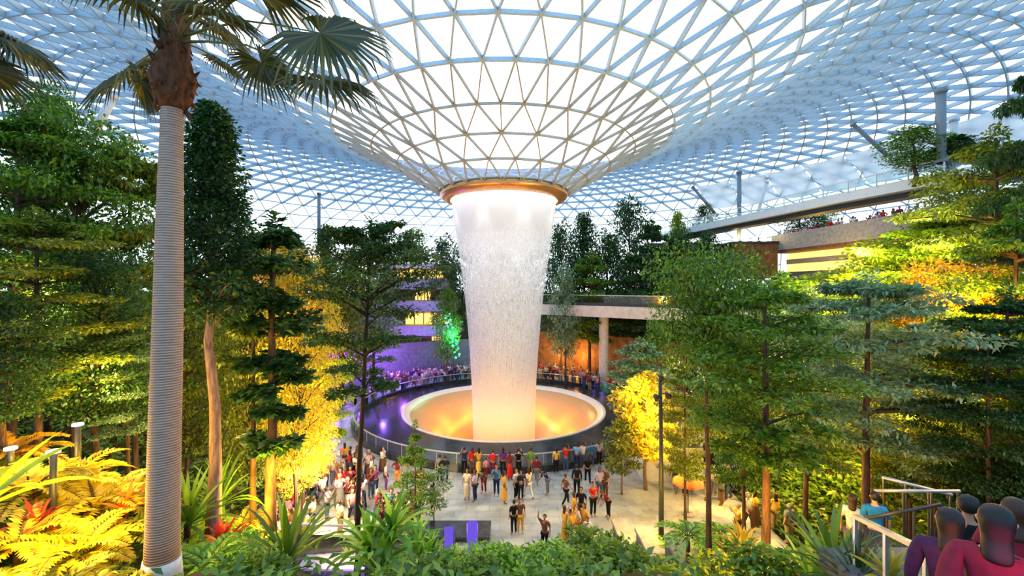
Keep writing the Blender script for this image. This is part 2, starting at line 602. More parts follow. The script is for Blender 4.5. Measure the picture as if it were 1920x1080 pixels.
def water_mat(name, seed, dens, fine):
    m, nt, out = nodes(name)
    tc = N(nt, 'ShaderNodeTexCoord')
    sep = N(nt, 'ShaderNodeSeparateXYZ')
    nt.links.new(tc.outputs['Object'], sep.inputs[0])
    # vertical streaks
    mp = N(nt, 'ShaderNodeMapping')
    mp.inputs['Scale'].default_value = (1.0, 1.0, 0.05)
    mp.inputs['Location'].default_value = (seed, seed * 0.7, 0)
    nt.links.new(tc.outputs['Object'], mp.inputs[0])
    n1 = N(nt, 'ShaderNodeTexNoise', Scale=9.0, Detail=4.0, Roughness=0.7)
    nt.links.new(mp.outputs[0], n1.inputs['Vector'])
    # falling drops
    mp2 = N(nt, 'ShaderNodeMapping')
    mp2.inputs['Scale'].default_value = (1.0, 1.0, 0.55)
    mp2.inputs['Location'].default_value = (seed * 3, 1.3, seed)
    nt.links.new(tc.outputs['Object'], mp2.inputs[0])
    n2 = N(nt, 'ShaderNodeTexNoise', Scale=fine, Detail=3.0, Roughness=0.75)
    nt.links.new(mp2.outputs[0], n2.inputs['Vector'])
    ml = N(nt, 'ShaderNodeMath', operation='ADD')
    nt.links.new(n1.outputs['Fac'], ml.inputs[0])
    nt.links.new(n2.outputs['Fac'], ml.inputs[1])
    # the sheet is whole at the lip, breaks up half way, turns to spray at the bottom
    hz = N(nt, 'ShaderNodeMapRange')
    hz.inputs['From Min'].default_value = -21.0
    hz.inputs['From Max'].default_value = -0.5
    nt.links.new(sep.outputs['Z'], hz.inputs['Value'])
    hr = ramp(nt, hz.outputs[0], [(0.0, (0.62,) * 3), (0.3, (0.4,) * 3), (0.55, (0.28,) * 3), (0.76, (0.25,) * 3), (0.86, (0.42,) * 3), (0.94, (0.8,) * 3), (1.0, (0.9,) * 3)])
    a2 = N(nt, 'ShaderNodeMath', operation='ADD')
    nt.links.new(ml.outputs[0], a2.inputs[0])
    nt.links.new(hr, a2.inputs[1])
    fac = N(nt, 'ShaderNodeMapRange')
    fac.inputs['From Min'].default_value = 1.3 - dens * 0.2
    fac.inputs['From Max'].default_value = 1.62 - dens * 0.2
    nt.links.new(a2.outputs[0], fac.inputs['Value'])
    fm = N(nt, 'ShaderNodeMath', operation='MULTIPLY')
    nt.links.new(fac.outputs[0], fm.inputs[0])
    fm.inputs[1].default_value = 0.93
    t = N(nt, 'ShaderNodeBsdfTransparent')
    d = N(nt, 'ShaderNodeBsdfDiffuse')
    d.inputs[0].default_value = (0.82, 0.82, 0.85, 1)
    tl = N(nt, 'ShaderNodeBsdfTranslucent')
    tl.inputs[0].default_value = (0.82, 0.82, 0.84, 1)
    mm = N(nt, 'ShaderNodeMixShader', Fac=0.5)
    nt.links.new(d.outputs[0], mm.inputs[1])
    nt.links.new(tl.outputs[0], mm.inputs[2])
    mx = N(nt, 'ShaderNodeMixShader')
    nt.links.new(fm.outputs[0], mx.inputs[0])
    nt.links.new(t.outputs[0], mx.inputs[1])
    nt.links.new(mm.outputs[0], mx.inputs[2])
    nt.links.new(mx.outputs[0], out.inputs[0])
    return m


wf = empty('waterfall', (AX, AY, zr - 0.5), 'tall round curtain of white water falling from the copper ring into the glowing pool', 'waterfall')
WP = [(4.86, 0.0), (4.8, -0.8), (4.62, -2), (4.35, -4), (4.05, -6), (3.72, -8.5), (3.45, -11), (3.2, -14), (3.02, -17), (2.92, -19.5), (2.85, -24.5)]


def wr(z):
    for (r0, z0), (r1, z1) in zip(WP, WP[1:]):
        if z >= z1:
            return r0 + (r1 - r0) * (z - z0) / (z1 - z0)
    return WP[-1][0]


for nm, k, sd, de, fi in (('water_curtain', 1.0, 0.0, 1.0, 9.0), ('inner_curtain', 0.9, 5.3, 0.6, 6.0), ('core_curtain', 0.74, 9.1, 0.4, 5.0)):
    b = MB()
    b.lathe([(r * k, z) for r, z in WP], 96)
    b.obj(nm, water_mat(nm.replace('_', ' '), sd, de, fi), wf, True)
L = Leaves()
n = 5200
zz = -1.0 - NP.random(n) ** 1.0 * 20.5
aa = NP.random(n) * 2 * PI
rr = np.array([wr(z) for z in zz]) * (0.82 + NP.random(n) * 0.24)
P = np.stack([rr * np.cos(aa), rr * np.sin(aa), zz], 1)
L.add(P, np.tile([0, 0, -1.0], (n, 1)), np.stack([np.cos(aa), np.sin(aa), 0 * aa], 1), 0.12 + NP.random(n) * 0.5, 0.02 + NP.random(n) * 0.025, 0, 0)
dm = leafmat('water drops', (0.8, 0.82, 0.86), (0.9, 0.91, 0.94), (0.95, 0.95, 0.95), 0.5, 0.05)
dro = bpy.data.objects.new('water_drops', L.mesh('water_drops', dm))
COL.objects.link(dro)
dro.parent = wf
dro['kind'] = 'stuff'

# lamps of the ring and of the pool
light('AREA', (AX, AY, zr - 0.55), 330, (1.0, 0.97, 0.9), 8.0, rot=(0, 0, 0), name='oculus_downlight')
for k in range(8):
    a = 2 * PI * (k + 0.5) / 8
    light('SPOT', (AX + 5.3 * math.cos(a), AY + 5.3 * math.sin(a), zr - 0.9), 230, (1.0, 0.96, 0.88), 0.2, spot=0.9,
          target=(AX + 3.6 * math.cos(a), AY + 3.6 * math.sin(a), 8), name='ring_spot')
for k in range(10):
    a = 2 * PI * (k + 0.5) / 10
    light('POINT', (AX + 5.2 * math.cos(a), AY + 5.2 * math.sin(a), -0.7), 125, (1.0, 0.36, 0.02), 0.5, name='pool_uplight')
for k in range(4):
    a = 2 * PI * (k + 0.25) / 4
    light('POINT', (AX + 1.2 * math.cos(a), AY + 1.2 * math.sin(a), 0.8), 60, (1.0, 0.68, 0.34), 0.5, name='water_uplight')

# ------------------------------------------------------------------ pool, basin, plaza, ground
pool = empty('fountain_pool', (AX, AY, 0), 'round pool with a white rim and glowing amber bowl at the foot of the waterfall', 'pool')
b = MB()
b.lathe([(9.32, 0.42), (9.34, 0.52), (9.2, 0.56), (9.0, 0.48), (8.6, 0.25)], 128)
b.obj('rim', M['white_acrylic'], pool, True)
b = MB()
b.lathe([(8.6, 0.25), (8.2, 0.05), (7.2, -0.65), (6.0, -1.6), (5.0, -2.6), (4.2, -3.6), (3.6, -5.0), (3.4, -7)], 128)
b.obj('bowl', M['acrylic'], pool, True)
basin = empty('black_basin', (AX, AY, 0), 'wet black stone apron sloping around the glowing pool bowl', 'basin')
b = MB()
b.lathe([(9.33, 0.46), (10.4, 0.36), (11.8, 0.2), (13.1, 0.1)], 128)
b.obj('apron', M['black_stone'], basin, True)
b = MB()
b.lathe([(13.1, 0.1), (13.1, 0.42), (13.45, 0.42), (13.45, -0.3)], 128)
b.obj('kerb', M['black_stone'], basin)
rail = empty('glass_railing', (AX, AY, 0), 'curved glass railing with a pale handrail ringing the black basin', 'railing')
b = MB()
b.lathe([(13.25, 0.42), (13.25, 1.12)], 128)
b.obj('glass_panel', M['clear_glass'], rail)
b = MB()
b.lathe([(13.2, 1.1), (13.2, 1.16), (13.3, 1.16), (13.3, 1.1), (13.2, 1.1)], 128)
b.obj('handrail', M['steel'], rail)
for k in range(60):
    a = 2 * PI * k / 60
    b = MB()
    b.bar((13.25 * math.cos(a), 13.25 * math.sin(a), 0.4), (13.25 * math.cos(a), 13.25 * math.sin(a), 1.12), 0.04, 0.03, (math.cos(a), math.sin(a), 0))
    b.obj('post', M['steel'], rail)

# plaza paving: pale wet stone slabs
m, nt, out = nodes('pale stone paving')
tc = N(nt, 'ShaderNodeTexCoord')
bk = N(nt, 'ShaderNodeTexBrick', Scale=1.0)
bk.inputs['Color1'].default_value = (0.5, 0.53, 0.52, 1)
bk.inputs['Color2'].default_value = (0.4, 0.43, 0.43, 1)
bk.inputs['Mortar'].default_value = (0.22, 0.23, 0.23, 1)
bk.inputs['Mortar Size'].default_value = 0.012
bk.inputs['Brick Width'].default_value = 1.2
bk.inputs['Row Height'].default_value = 0.6
nt.links.new(tc.outputs['Object'], bk.inputs['Vector'])
nz = N(nt, 'ShaderNodeTexNoise', Scale=0.9, Detail=5.0)
nt.links.new(tc.outputs['Object'], nz.inputs['Vector'])
mx = N(nt, 'ShaderNodeMixRGB', blend_type='MULTIPLY', Fac=0.7)
nt.links.new(bk.outputs[0], mx.inputs[1])
nt.links.new(ramp(nt, nz.outputs['Fac'], [(0.35, (0.65, 0.62, 0.58)), (0.62, (1, 1, 1))]), mx.inputs[2])
bs = N(nt, 'ShaderNodeBsdfPrincipled')
nt.links.new(mx.outputs[0], bs.inputs['Base Color'])
nt.links.new(ramp(nt, nz.outputs['Fac'], [(0.4, (0.2,) * 3), (0.65, (0.5,) * 3)]), bs.inputs['Roughness'])
nt.links.new(bs.outputs[0], out.inputs[0])
M['paving'] = m
pts = []
for k in range(97):      # ring part
    a = -PI * 0.5 + 0.62 + (2 * PI - 1.24) * k / 96
    r = 19.0
    pts.append((AX + r * math.cos(a), AY + r * math.sin(a)))
pts = [(-12.8, 17.6), (11.8, 17.6), (12.6, 24)] + pts + [(-13.3, 24)]
nv = len(pts)
hole = [(AX + 13.3 * math.cos(2 * PI * k / 96), AY + 13.3 * math.sin(2 * PI * k / 96)) for k in range(96)]
# floor as a fan of quads between an outer outline and the basin
b = MB()
ang = lambda p: math.atan2(p[1] - AY, p[0] - AX)


def outline_r(a):
    # distance from the axis to the outline along angle a
    best = 19.0
    ca, sa = math.cos(a), math.sin(a)
    if sa < 0:
        t = (17.4 - AY) / sa
        x = AX + ca * t
        if abs(x) < 12.9:
            best = t
        else:
            best = 19.0 if abs(12.9 / max(abs(ca), 1e-6)) < 13.5 else max(19.0, min(t, abs(13.2 / ca)))
    return max(best, 14.5)


for k in range(240):
    a0, a1 = 2 * PI * k / 240, 2 * PI * (k + 1) / 240
    r0, r1 = outline_r(a0), outline_r(a1)
    b.add([(AX + 13.3 * math.cos(a0), AY + 13.3 * math.sin(a0), 0), (AX + r0 * math.cos(a0), AY + r0 * math.sin(a0), 0),
           (AX + r1 * math.cos(a1), AY + r1 * math.sin(a1), 0), (AX + 13.3 * math.cos(a1), AY + 13.3 * math.sin(a1), 0)], [(0, 1, 2, 3)])
fl = b.obj('floor', M['paving'])
tag(fl, 'pale wet stone paving of the plaza in front of and around the black basin', 'floor', kind='structure')

# planted ground rising on every side
vs_, fs_ = [], []
xs = [(-75 + 0.8 * i) for i in range(189)]
ys = [(-6 + 0.8 * j) for j in range(127)]
for y in ys:
    for x in xs:
        z = gz(x, y)
        if math.hypot(x - AX, y - AY) < 12.6:
            z = -9.0
        if z > 0.3:
            z += 0.16 * math.sin(x * 1.7 + y) * math.cos(y * 1.3 - x * 0.6)
        vs_.append((x, y, z))
nx = len(xs)
for j in range(len(ys) - 1):
    for i in range(nx - 1):
        fs_.append((j * nx + i, j * nx + i + 1, (j + 1) * nx + i + 1, (j + 1) * nx + i))
g = mesh_obj('ground', vs_, fs_, M['soil'], None, True)
tag(g, 'dark planted soil banks rising around the plaza on every side', 'ground', kind='structure')
# ------------------------------------------------------------------ plants: prototypes
def rnd(a, b):
    return RNG.uniform(a, b)


def tier_tree(h, tiers, leaf, lw, per, trunk_r, lean=(0, 0), leafm='mid', barkm='bark', up=0.25, flat=0.75, thick=0.16, top=True, seed=1):
    """slender trunk with whorls of level branches carrying flat sprays; tiers = (height, reach, branches)"""
    R_ = random.Random(seed)
    t, L = MB(), Leaves()
    pts = [(lean[0] * (k / 8) ** 1.5 + R_.uniform(-.02, .02) * h * 0.12, lean[1] * (k / 8) ** 1.5 + R_.uniform(-.02, .02) * h * 0.12, h * k / 8) for k in range(9)]
    pts[0] = (0, 0, -0.3)
    t.tube(pts, [trunk_r * (1.25 if k == 0 else 1 - 0.085 * k) for k in range(9)], 8)

    def tp(z):
        q = clip(z / h * 8, 0, 7.999)
        i = int(q)
        return Vector(pts[i]).lerp(Vector(pts[i + 1]), q - i)
    for (z, reach, nb) in tiers:
        a0 = R_.uniform(0, 6.28)
        for k in range(nb):
            a = a0 + 2 * PI * k / nb + R_.uniform(-.35, .35)
            rr = reach * R_.uniform(0.7, 1.1)
            z0 = z + R_.uniform(-.02, .02) * h
            o = tp(z0)
            d = Vector((math.cos(a), math.sin(a), 0))
            e = o + d * rr + Vector((0, 0, rr * up * R_.uniform(0.5, 1.3)))
            mid_ = o + d * rr * 0.5 + Vector((0, 0, rr * up * 0.75))
            br = trunk_r * 0.35
            t.tube([o, mid_, e], [br, br * 0.6, br * 0.2], 5, False)
            for q in (0.4, 0.6, 0.8, 1.0):
                c = (o.lerp(mid_, q * 2) if q < 0.5 else mid_.lerp(e, q * 2 - 1))
                s = rr * (0.32 if q < 0.9 else 0.24)
                off = Vector((-d.y, d.x, 0)) * R_.uniform(-.25, .25) * rr
                L.cluster(c + off + Vector((0, 0, thick * s)), (s, s, max(s * thick, 0.05)), int(per), leaf, lw, flat, 0.5)
    if top:
        o = tp(h)
        L.cluster(o, (tiers[-1][1] * 0.3, tiers[-1][1] * 0.3, h * 0.04), int(per * 1.5), leaf, lw, 0.5, 0.6)
    return [('trunk', t.mesh('trunk', M[barkm], True)), ('crown', L.mesh('crown', G[leafm]))]


def bushy_tree(h, r, clear, blobs, leaf, lw, per, trunk_r, leafm='mid', barkm='bark', seed=1, shape='round', squash=0.6, cs=0.30):
    R_ = random.Random(seed)
    t, L = MB(), Leaves()
    pts = [(R_.uniform(-.06, .06) * r * (k > 0), R_.uniform(-.06, .06) * r * (k > 0), h * 0.92 * k / 6) for k in range(7)]
    pts[0] = (0, 0, -0.4)
    t.tube(pts, [trunk_r * (1.2 if k == 0 else 1 - 0.13 * k) for k in range(7)], 7)
    for k in range(blobs):
        u = (k + 0.5) / blobs
        z = lerp(clear, h, u)
        v = (z - clear) / (h - clear)
        if shape == 'cone':
            env = r * (1.0 - v) ** 0.75 + 0.08 * r
            env *= min(1, 0.45 + v * 4)
        elif shape == 'vase':
            env = r * (0.25 + 0.75 * v ** 0.8) * (1 if v < 0.8 else 1 - (v - 0.8) * 1.6)
        elif shape == 'column':
            env = r * (0.75 + 0.25 * math.sin(v * 9)) * (1 if v < 0.7 else 1 - (v - 0.7) * 2.6)
        else:
            env = r * math.sqrt(max(0.05, 1 - (2 * v - 0.85) ** 2 / 1.35))
        a = k * 2.399 + R_.uniform(-.4, .4)
        d = env * math.sqrt(R_.uniform(0.12, 1.0)) * 0.8
        c = Vector((math.cos(a) * d, math.sin(a) * d, z))
        s = (cs * r + 0.12 * env) * R_.uniform(0.8, 1.25)
        zo = max(clear * 0.96, z - d * 0.6) / (h * 0.92) * 6
        io = int(clip(zo, 0, 4.999))
        o = Vector(pts[io]).lerp(Vector(pts[io + 1]), clip(zo - io, 0, 1))
        t.tube([o, o.lerp(c, 0.55) + Vector((0, 0, 0.08 * d)), c], [trunk_r * 0.35, trunk_r * 0.2, trunk_r * 0.08], 5, False)
        L.cluster(c, (s, s, s * squash), int(per), leaf, lw, 0.45, 0.75)
    return [('trunk', t.mesh('trunk', M[barkm], True)), ('crown', L.mesh('crown', G[leafm]))]


def frond_leaves(L, base, az, length, e0, e1, nleaf, ll, lw, width_at_mid=1.0, vee=0.35):
    """feather frond: arching midrib with paired leaflets; returns midrib points"""
    pts, p = [], Vector(base)
    m_ = 10
    for k in range(m_ + 1):
        pts.append(p.copy())
        e = lerp(e0, e1, (k / m_) ** 1.1)
        p = p + Vector((math.cos(az) * math.cos(e), math.sin(az) * math.cos(e), math.sin(e))) * (length / m_)
    P, D, Nn, LL = [], [], [], []
    for k in range(nleaf):
        u = 0.15 + 0.85 * k / (nleaf - 1)
        q = u * m_
        i = min(int(q), m_ - 1)
        c = pts[i].lerp(pts[i + 1], q - i)
        t = (pts[i + 1] - pts[i]).normalized()
        sd = t.cross(Vector((0, 0, 1)))
        if sd.length < 1e-4:
            sd = Vector((1, 0, 0))
        sd.normalize()
        up_ = sd.cross(t)
        for sg in (-1, 1):
            d = (sd * sg + t * 0.75 + up_ * vee + Vector((rnd(-.08, .08), rnd(-.08, .08), rnd(-.08, .08)))).normalized()
            P.append(c); D.append(d); Nn.append(up_)
            LL.append(ll * (0.35 + 0.65 * math.sin(PI * min(1, u * 0.9 + 0.1))))
    L.add(np.array(P), np.array(D), np.array(Nn), np.array(LL), lw, 0.25, 0.1)
    return pts


def fern(nf, length, nleaf, ll, lw, leafm, trunk_h=0.0, trunk_r=0.08, barkm='bark', e=(1.1, -0.5), seed=1, stems=1, spread=0.5):
    RNG.seed(seed)
    L, t = Leaves(), MB()
    for s in range(stems):
        a_ = 2 * PI * s / max(stems, 1) + 0.5
        top = Vector((math.cos(a_) * spread * (stems > 1), math.sin(a_) * spread * (stems > 1), trunk_h * (1 - 0.18 * s)))
        if trunk_h > 0.05:
            t.tube([(top.x * 0.3, top.y * 0.3, -0.2), (top.x * 0.8, top.y * 0.8, top.z * 0.5), top], [trunk_r * 1.2, trunk_r, trunk_r * 0.9], 7)
        for k in range(nf):
            az = k * 2.399 + rnd(-.2, .2)
            u = k / nf
            pts = frond_leaves(L, top, az, length * rnd(0.8, 1.1), lerp(e[0], e[0] * 0.35, u) + rnd(-.1, .1), lerp(e[1], e[1] - 0.35, u), nleaf, ll, lw)
            t.tube(pts, [0.018 * length / 1.2 + 0.004] * 5 + [0.008] * 6, 4, False)
    return [('stems', t.mesh('stems', M[barkm] if trunk_h > 0.05 else M['petiole'], True)), ('fronds', L.mesh('fronds', G[leafm]))]


def strap_plant(nf, length, wd, leafm, trunk_h=0.0, trunk_r=0.06, stems=1, spread=0.4, seed=1, e=(1.35, 0.1), droop=1.4, barkm='bark'):
    """rosettes of long strap leaves, each leaf a bent blade of five quads"""
    RNG.seed(seed)
    b, t = MB(), MB()
    for s in range(stems):
        a_ = 2 * PI * s / max(stems, 1) + 0.3
        top = Vector((math.cos(a_) * spread * (stems > 1), math.sin(a_) * spread * (stems > 1), trunk_h * (1 - 0.2 * s)))
        t.tube([(top.x * 0.25, top.y * 0.25, -0.25), (top.x * 0.7, top.y * 0.7, top.z * 0.5), top + Vector((0, 0, 0.05))], [trunk_r * 1.2, trunk_r, trunk_r], 7)
        for k in range(nf):
            az = k * 2.399 + rnd(-.2, .2)
            u = k / nf
            el = lerp(e[0], e[1], u) + rnd(-.12, .12)
            ln = length * rnd(0.8, 1.1)
            p = top.copy()
            vs, fs = [], []
            sd = Vector((-math.sin(az), math.cos(az), 0))
            mm = 6
            for q in range(mm + 1):
                v = q / mm
                wv = wd * (0.45 + 1.1 * math.sin(PI * min(v * 0.75 + 0.12, 1)) * 0.6) * (1 if v < 0.75 else (1 - v) * 4 + 0.02)
                ee = el - droop * v * v * (0.4 + u)
                d = Vector((math.cos(az) * math.cos(ee), math.sin(az) * math.cos(ee), math.sin(ee)))
                upv = sd.cross(d)
                vs += [p - sd * wv / 2 - upv * wv * 0.12, p + sd * wv / 2 - upv * wv * 0.12]
                p = p + d * (ln / mm)
                if q:
                    fs.append((2 * q - 2, 2 * q - 1, 2 * q + 1, 2 * q))
            b.add(vs, fs)
    return [('stem', t.mesh('stem', M[barkm], True)), ('leaves', b.mesh('leaves', G[leafm]))]


def shrub(h, r, blobs, leaf, lw, per, leafm, seed=1, squash=0.7, barkm='bark_dark'):
    R_ = random.Random(seed)
    t, L = MB(), Leaves()
    for k in range(blobs):
        a = k * 2.399
        d = r * math.sqrt((k + 0.3) / blobs) * 0.85
        c = Vector((math.cos(a) * d, math.sin(a) * d, h * R_.uniform(0.35, 0.95) * (1 - 0.35 * (d / r) ** 2)))
        t.tube([(0, 0, -0.2), c * 0.5 + Vector((0, 0, h * 0.1)), c], [0.03 * h, 0.02 * h, 0.01 * h], 5, False)
        s = r * 0.42 * R_.uniform(0.8, 1.2)
        L.cluster(c, (s, s, s * squash), int(per), leaf, lw, 0.5, 0.7)
    return [('stems', t.mesh('stems', M[barkm], True)), ('foliage', L.mesh('foliage', G[leafm]))]


def recolor(parts, leafm, barkm=None):
    """same plant shape in another foliage colour"""
    out = []
    for i, (pn, me) in enumerate(parts):
        if i == len(parts) - 1 or barkm:
            me = me.copy()
            me.materials.clear()
            me.materials.append(G[leafm] if i == len(parts) - 1 else M[barkm])
        out.append((pn, me))
    return out


# ------------------------------------------------------------------ the tall fan palm by the balcony
def fan_leaf(name, crown, hub, radius, facing, open_dir, span=5.2, segs=44, droop=0.35, mat='palm', parent=None):
    """pleated fan blade on a curved stalk"""
    crown, hub = Vector(crown), Vector(hub)
    D = Vector(open_dir).normalized()
    Nn = Vector(facing)
    Nn = (Nn - D * Nn.dot(D)).normalized()
    S = D.cross(Nn)
    vs, fs = [], []
    for k in range(segs):
        a = -span / 2 + span * (k + 0.5) / segs
        da = span / segs * 0.5
        rr = radius * (0.78 + 0.22 * math.cos(a * 0.6)) * rnd(0.88, 1.06)

        def pt(r_, ang, lift):
            return hub + (D * math.cos(ang) + S * math.sin(ang)) * r_ + Nn * lift
        i0 = len(vs)
        sag = droop * radius
        vs += [pt(0.0, a, 0), pt(rr * 0.58, a - da, -0.012), pt(rr * 0.58, a, 0.02), pt(rr * 0.58, a + da, -0.012),
               pt(rr * 0.85, a - da * 0.45, 0) - Vector((0, 0, sag * 0.35)), pt(rr * 0.85, a + da * 0.45, 0) - Vector((0, 0, sag * 0.35)),
               pt(rr, a + rnd(-.02, .02), 0) - Vector((0, 0, sag * rnd(0.6, 1.3)))]
        fs += [(i0, i0 + 1, i0 + 2), (i0, i0 + 2, i0 + 3), (i0 + 1, i0 + 4, i0 + 2), (i0 + 2, i0 + 4, i0 + 5), (i0 + 2, i0 + 5, i0 + 3), (i0 + 4, i0 + 6, i0 + 5)]
    fr = mesh_obj('frond', vs, fs, G[mat], parent)
    t = MB()
    mid_ = crown.lerp(hub, 0.5) + Vector((0, 0, 0.10 * (hub - crown).length))
    t.tube([crown, crown.lerp(mid_, 0.5) + Vector((0, 0, .03)), mid_, mid_.lerp(hub, 0.5) + Vector((0, 0, .02)), hub], [0.03, 0.02, 0.016, 0.013, 0.01], 6)
    t.obj('leaf_stalk', M['petiole'], fr, True)
    return fr


RNG.seed(3)
pb = at(304, 1062, 7.0)
palm = empty('fan_palm', pb, 'tall fan palm with a pale ringed trunk wrapped in white at its foot', 'palm tree')
PT = [(304, 1085), (305, 1000), (309, 820), (314, 640), (318, 430), (322, 250), (326, 130), (330, 60)]
pp = [at(x, y, 7.0) - pb for x, y in PT]
wd = [58, 54, 51, 48, 43, 36, 34, 30]
b = MB()
b.tube(pp[:7], [v / 800 * 7 / 2 for v in wd[:7]], 24)
# leaf scars: shallow rings along the trunk
b.obj('trunk', M['palm_bark'], palm, True)
b = MB()
b.tube([pp[0] + Vector((0, 0, -.1)), at(303, 1062, 7) - pb, at(304, 1046, 7) - pb], [0.285, 0.272, 0.258], 24)
b.obj('trunk_wrap', M['wrap'], palm, True)
b = MB()
b.tube([at(325, 205, 7) - pb, at(325, 185, 7) - pb, at(324, 150, 7) - pb, at(328, 100, 7) - pb, at(330, 50, 7) - pb, at(331, -10, 7) - pb], [0.17, 0.26, 0.33, 0.2, 0.2, 0.12], 16)
for k in range(90):      # ragged leaf bases and hanging fibre
    a = k * 2.399
    zz_ = rnd(0, 1)
    c = at(325, lerp(205, 60, zz_), 7) - pb
    r0 = lerp(0.2, 0.22, zz_) + 0.1 * math.sin(PI * min(1, zz_ * 1.3))
    o = c + Vector((math.cos(a) * r0 * 0.7, math.sin(a) * r0 * 0.7, 0))
    q = c + Vector((math.cos(a) * (r0 + rnd(.0, .08)), math.sin(a) * (r0 + rnd(0, .08)), rnd(-.22, .2)))
    b.tube([o, o.lerp(q, .6), q], [0.045, 0.032, 0.008], 5)
b.obj('fibre_boot', M['fibre'], palm, True)
FANS = [  # hub px, py, depth, radius, blade opening direction, blade facing
    (600, 62, 6.6, 1.15, (0.8, -0.1, -0.35), (0.15, -0.75, 0.5)),
    (605, 150, 6.9, 1.02, (0.95, 0.0, -0.25), (0.0, -0.45, 0.8)),
    (490, 118, 7.6, 0.72, (0.6, 0.4, -0.8), (0.5, -0.5, 0.3)),
    (415, 118, 7.8, 0.5, (0.5, 0.7, -0.3), (0.1, -0.3, 0.8)),
    (232, 138, 7.2, 0.98, (-0.75, 0.1, -0.4), (-0.25, -0.6, 0.7)),
    (265, 150, 7.9, 0.7, (-0.1, 0.5, -0.9), (-0.3, -0.7, 0.2)),
    (480, -20, 6.5, 1.1, (0.5, -0.6, 0.1), (0.3, -0.5, 0.7)),
    (400, 28, 6.0, 0.8, (0.5, -0.7, -0.25), (0.3, -0.4, 0.7)),
    (395, 45, 8.2, 0.85, (0.5, 0.7, -0.25), (-0.2, -0.6, 0.7)),
    (255, 0, 6.2, 0.9, (-0.5, -0.6, 0.2), (-0.2, -0.5, 0.8)),
    (215, -40, 7.4, 1.1, (-0.8, 0.1, 0.2), (-0.3, -0.5, 0.7)),
    (330, -60, 6.3, 1.0, (0.0, -0.7, 0.5), (0, 0.5, 0.7)),
    (345, -70, 7.8, 1.1, (0.1, 0.5, 0.7), (0, -0.8, 0.4)),
    (560, -40, 7.4, 1.1, (0.8, 0.2, 0.1), (0.0, -0.5, 0.8)),
    (290, -30, 8.1, 1.0, (-0.4, 0.6, 0.3), (0.2, -0.6, 0.7)),
]
cr = at(330, 70, 7.0) - pb
for (px, py, Y, rad, od, fc) in FANS:
    fan_leaf('frond', cr + Vector((rnd(-.08, .08), rnd(-.08, .08), rnd(-.15, .2))), at(px, py, Y) - pb, rad, fc, od, parent=palm)

# another palm off the left of the frame reaches in with one dark leaf
pb2 = Vector((-8.6, 6.3, gz(-8.6, 6.3)))
palm2 = empty('fan_palm', pb2, 'fan palm at the frame edge, only the tips of its dark leaves showing', 'palm tree')
b = MB()
tp2 = Vector((-8.5, 6.3, 15.6)) - pb2
b.tube([(0, 0, -.3), tp2 * 0.5, tp2], [0.22, 0.19, 0.16], 14)
b.obj('trunk', M['palm_bark'], palm2, True)
for k in range(7):
    a = k * 0.9 + 0.1
    hub = tp2 + Vector((math.cos(a) * 0.75, math.sin(a) * 0.75, rnd(-.5, .1)))
    fan_leaf('frond', tp2, hub, 0.8, (math.cos(a) * .3, math.sin(a) * .3 - 0.2, .8), (math.cos(a), math.sin(a), -.4), parent=palm2)


# ------------------------------------------------------------------ hero trees
def plant_at(name, parts, label, px, Y, top_px=None, h0=None, width=None, r0=None, rz=0.0, group=None, cat='tree', dz=0.0, zb=None):
    x = (px - 960) / F * Y
    z = (gz(x, Y) if zb is None else zb) + dz
    z = max(z, 0.0)
    sz = 1.0
    if top_px is not None:
        ht = CAMZ - (top_px - 540) / F * Y - z
        sz = max(0.15, ht / h0)
    sx = (width / F * Y / (2 * r0)) if width else sz
    return thing(name, parts, label, cat, (x, Y, z), rz, (sx, sx, sz), group)


Y = 11.0
b0 = at(380, 995, Y)
b0.z = gz(b0.x, b0.y)
hz_ = at(380, 205, Y).z - b0.z
col = bushy_tree(hz_, 1.5, at(380, 590, Y).z - b0.z, 120, 0.13, 0.065, 150, 0.17, 'dark', 'bark_pink', 5, 'cone', 0.75, 0.17)
thing('evergreen_tree', col, 'tall narrow dark evergreen tree with a straight pinkish trunk beside the fan palm', 'tree', (at(398, 900, Y).x, Y, b0.z), 0.4)

slim = tier_tree(7.2, [(2.2, .5, 3), (2.9, .45, 3), (3.5, .6, 4), (4.1, .55, 4), (4.8, .7, 4), (5.4, .6, 4), (6.1, .6, 4), (6.7, .45, 3)], 0.17, 0.1, 46, 0.11, (0.05, 0), 'dark', 'bark', 0.2, 0.4, 0.6, seed=4)
plant_at('slender_tree', slim, 'slim tree with small dark leaf clumps and an amber lit lower trunk', 508, 13.0, 420, 7.2, 150, 0.75)
pole = tier_tree(5, [(3.6, .7, 4), (4.2, .7, 4), (4.8, .5, 4)], 0.16, 0.09, 40, 0.08, leafm='olive', barkm='bark', seed=9)
plant_at('slender_tree', pole, 'young slim tree with a bare straight stem just left of the dark clumped tree', 475, 13.4, 560, 5, 120, 0.75)

Y = 11.0
bb = at(668, 1075, Y)
bb.z = gz(bb.x, bb.y)
tz = lambda py: at(0, py, Y).z - bb.z
tiered = tier_tree(tz(425), [(tz(735), 1.0, 4), (tz(660), 1.35, 5), (tz(600), 1.9, 6), (tz(560), 2.1, 7), (tz(515), 1.75, 7), (tz(480), 1.35, 6), (tz(445), .8, 5)],
                   0.12, 0.055, 95, 0.085, (0.5, 0), 'dark', 'bark_dark', 0.38, 0.75, 0.16, seed=12)
thing('tiered_tree', tiered, 'thin dark tree with open tiers of level branches in front of violet lights', 'tree', bb, 0.9)

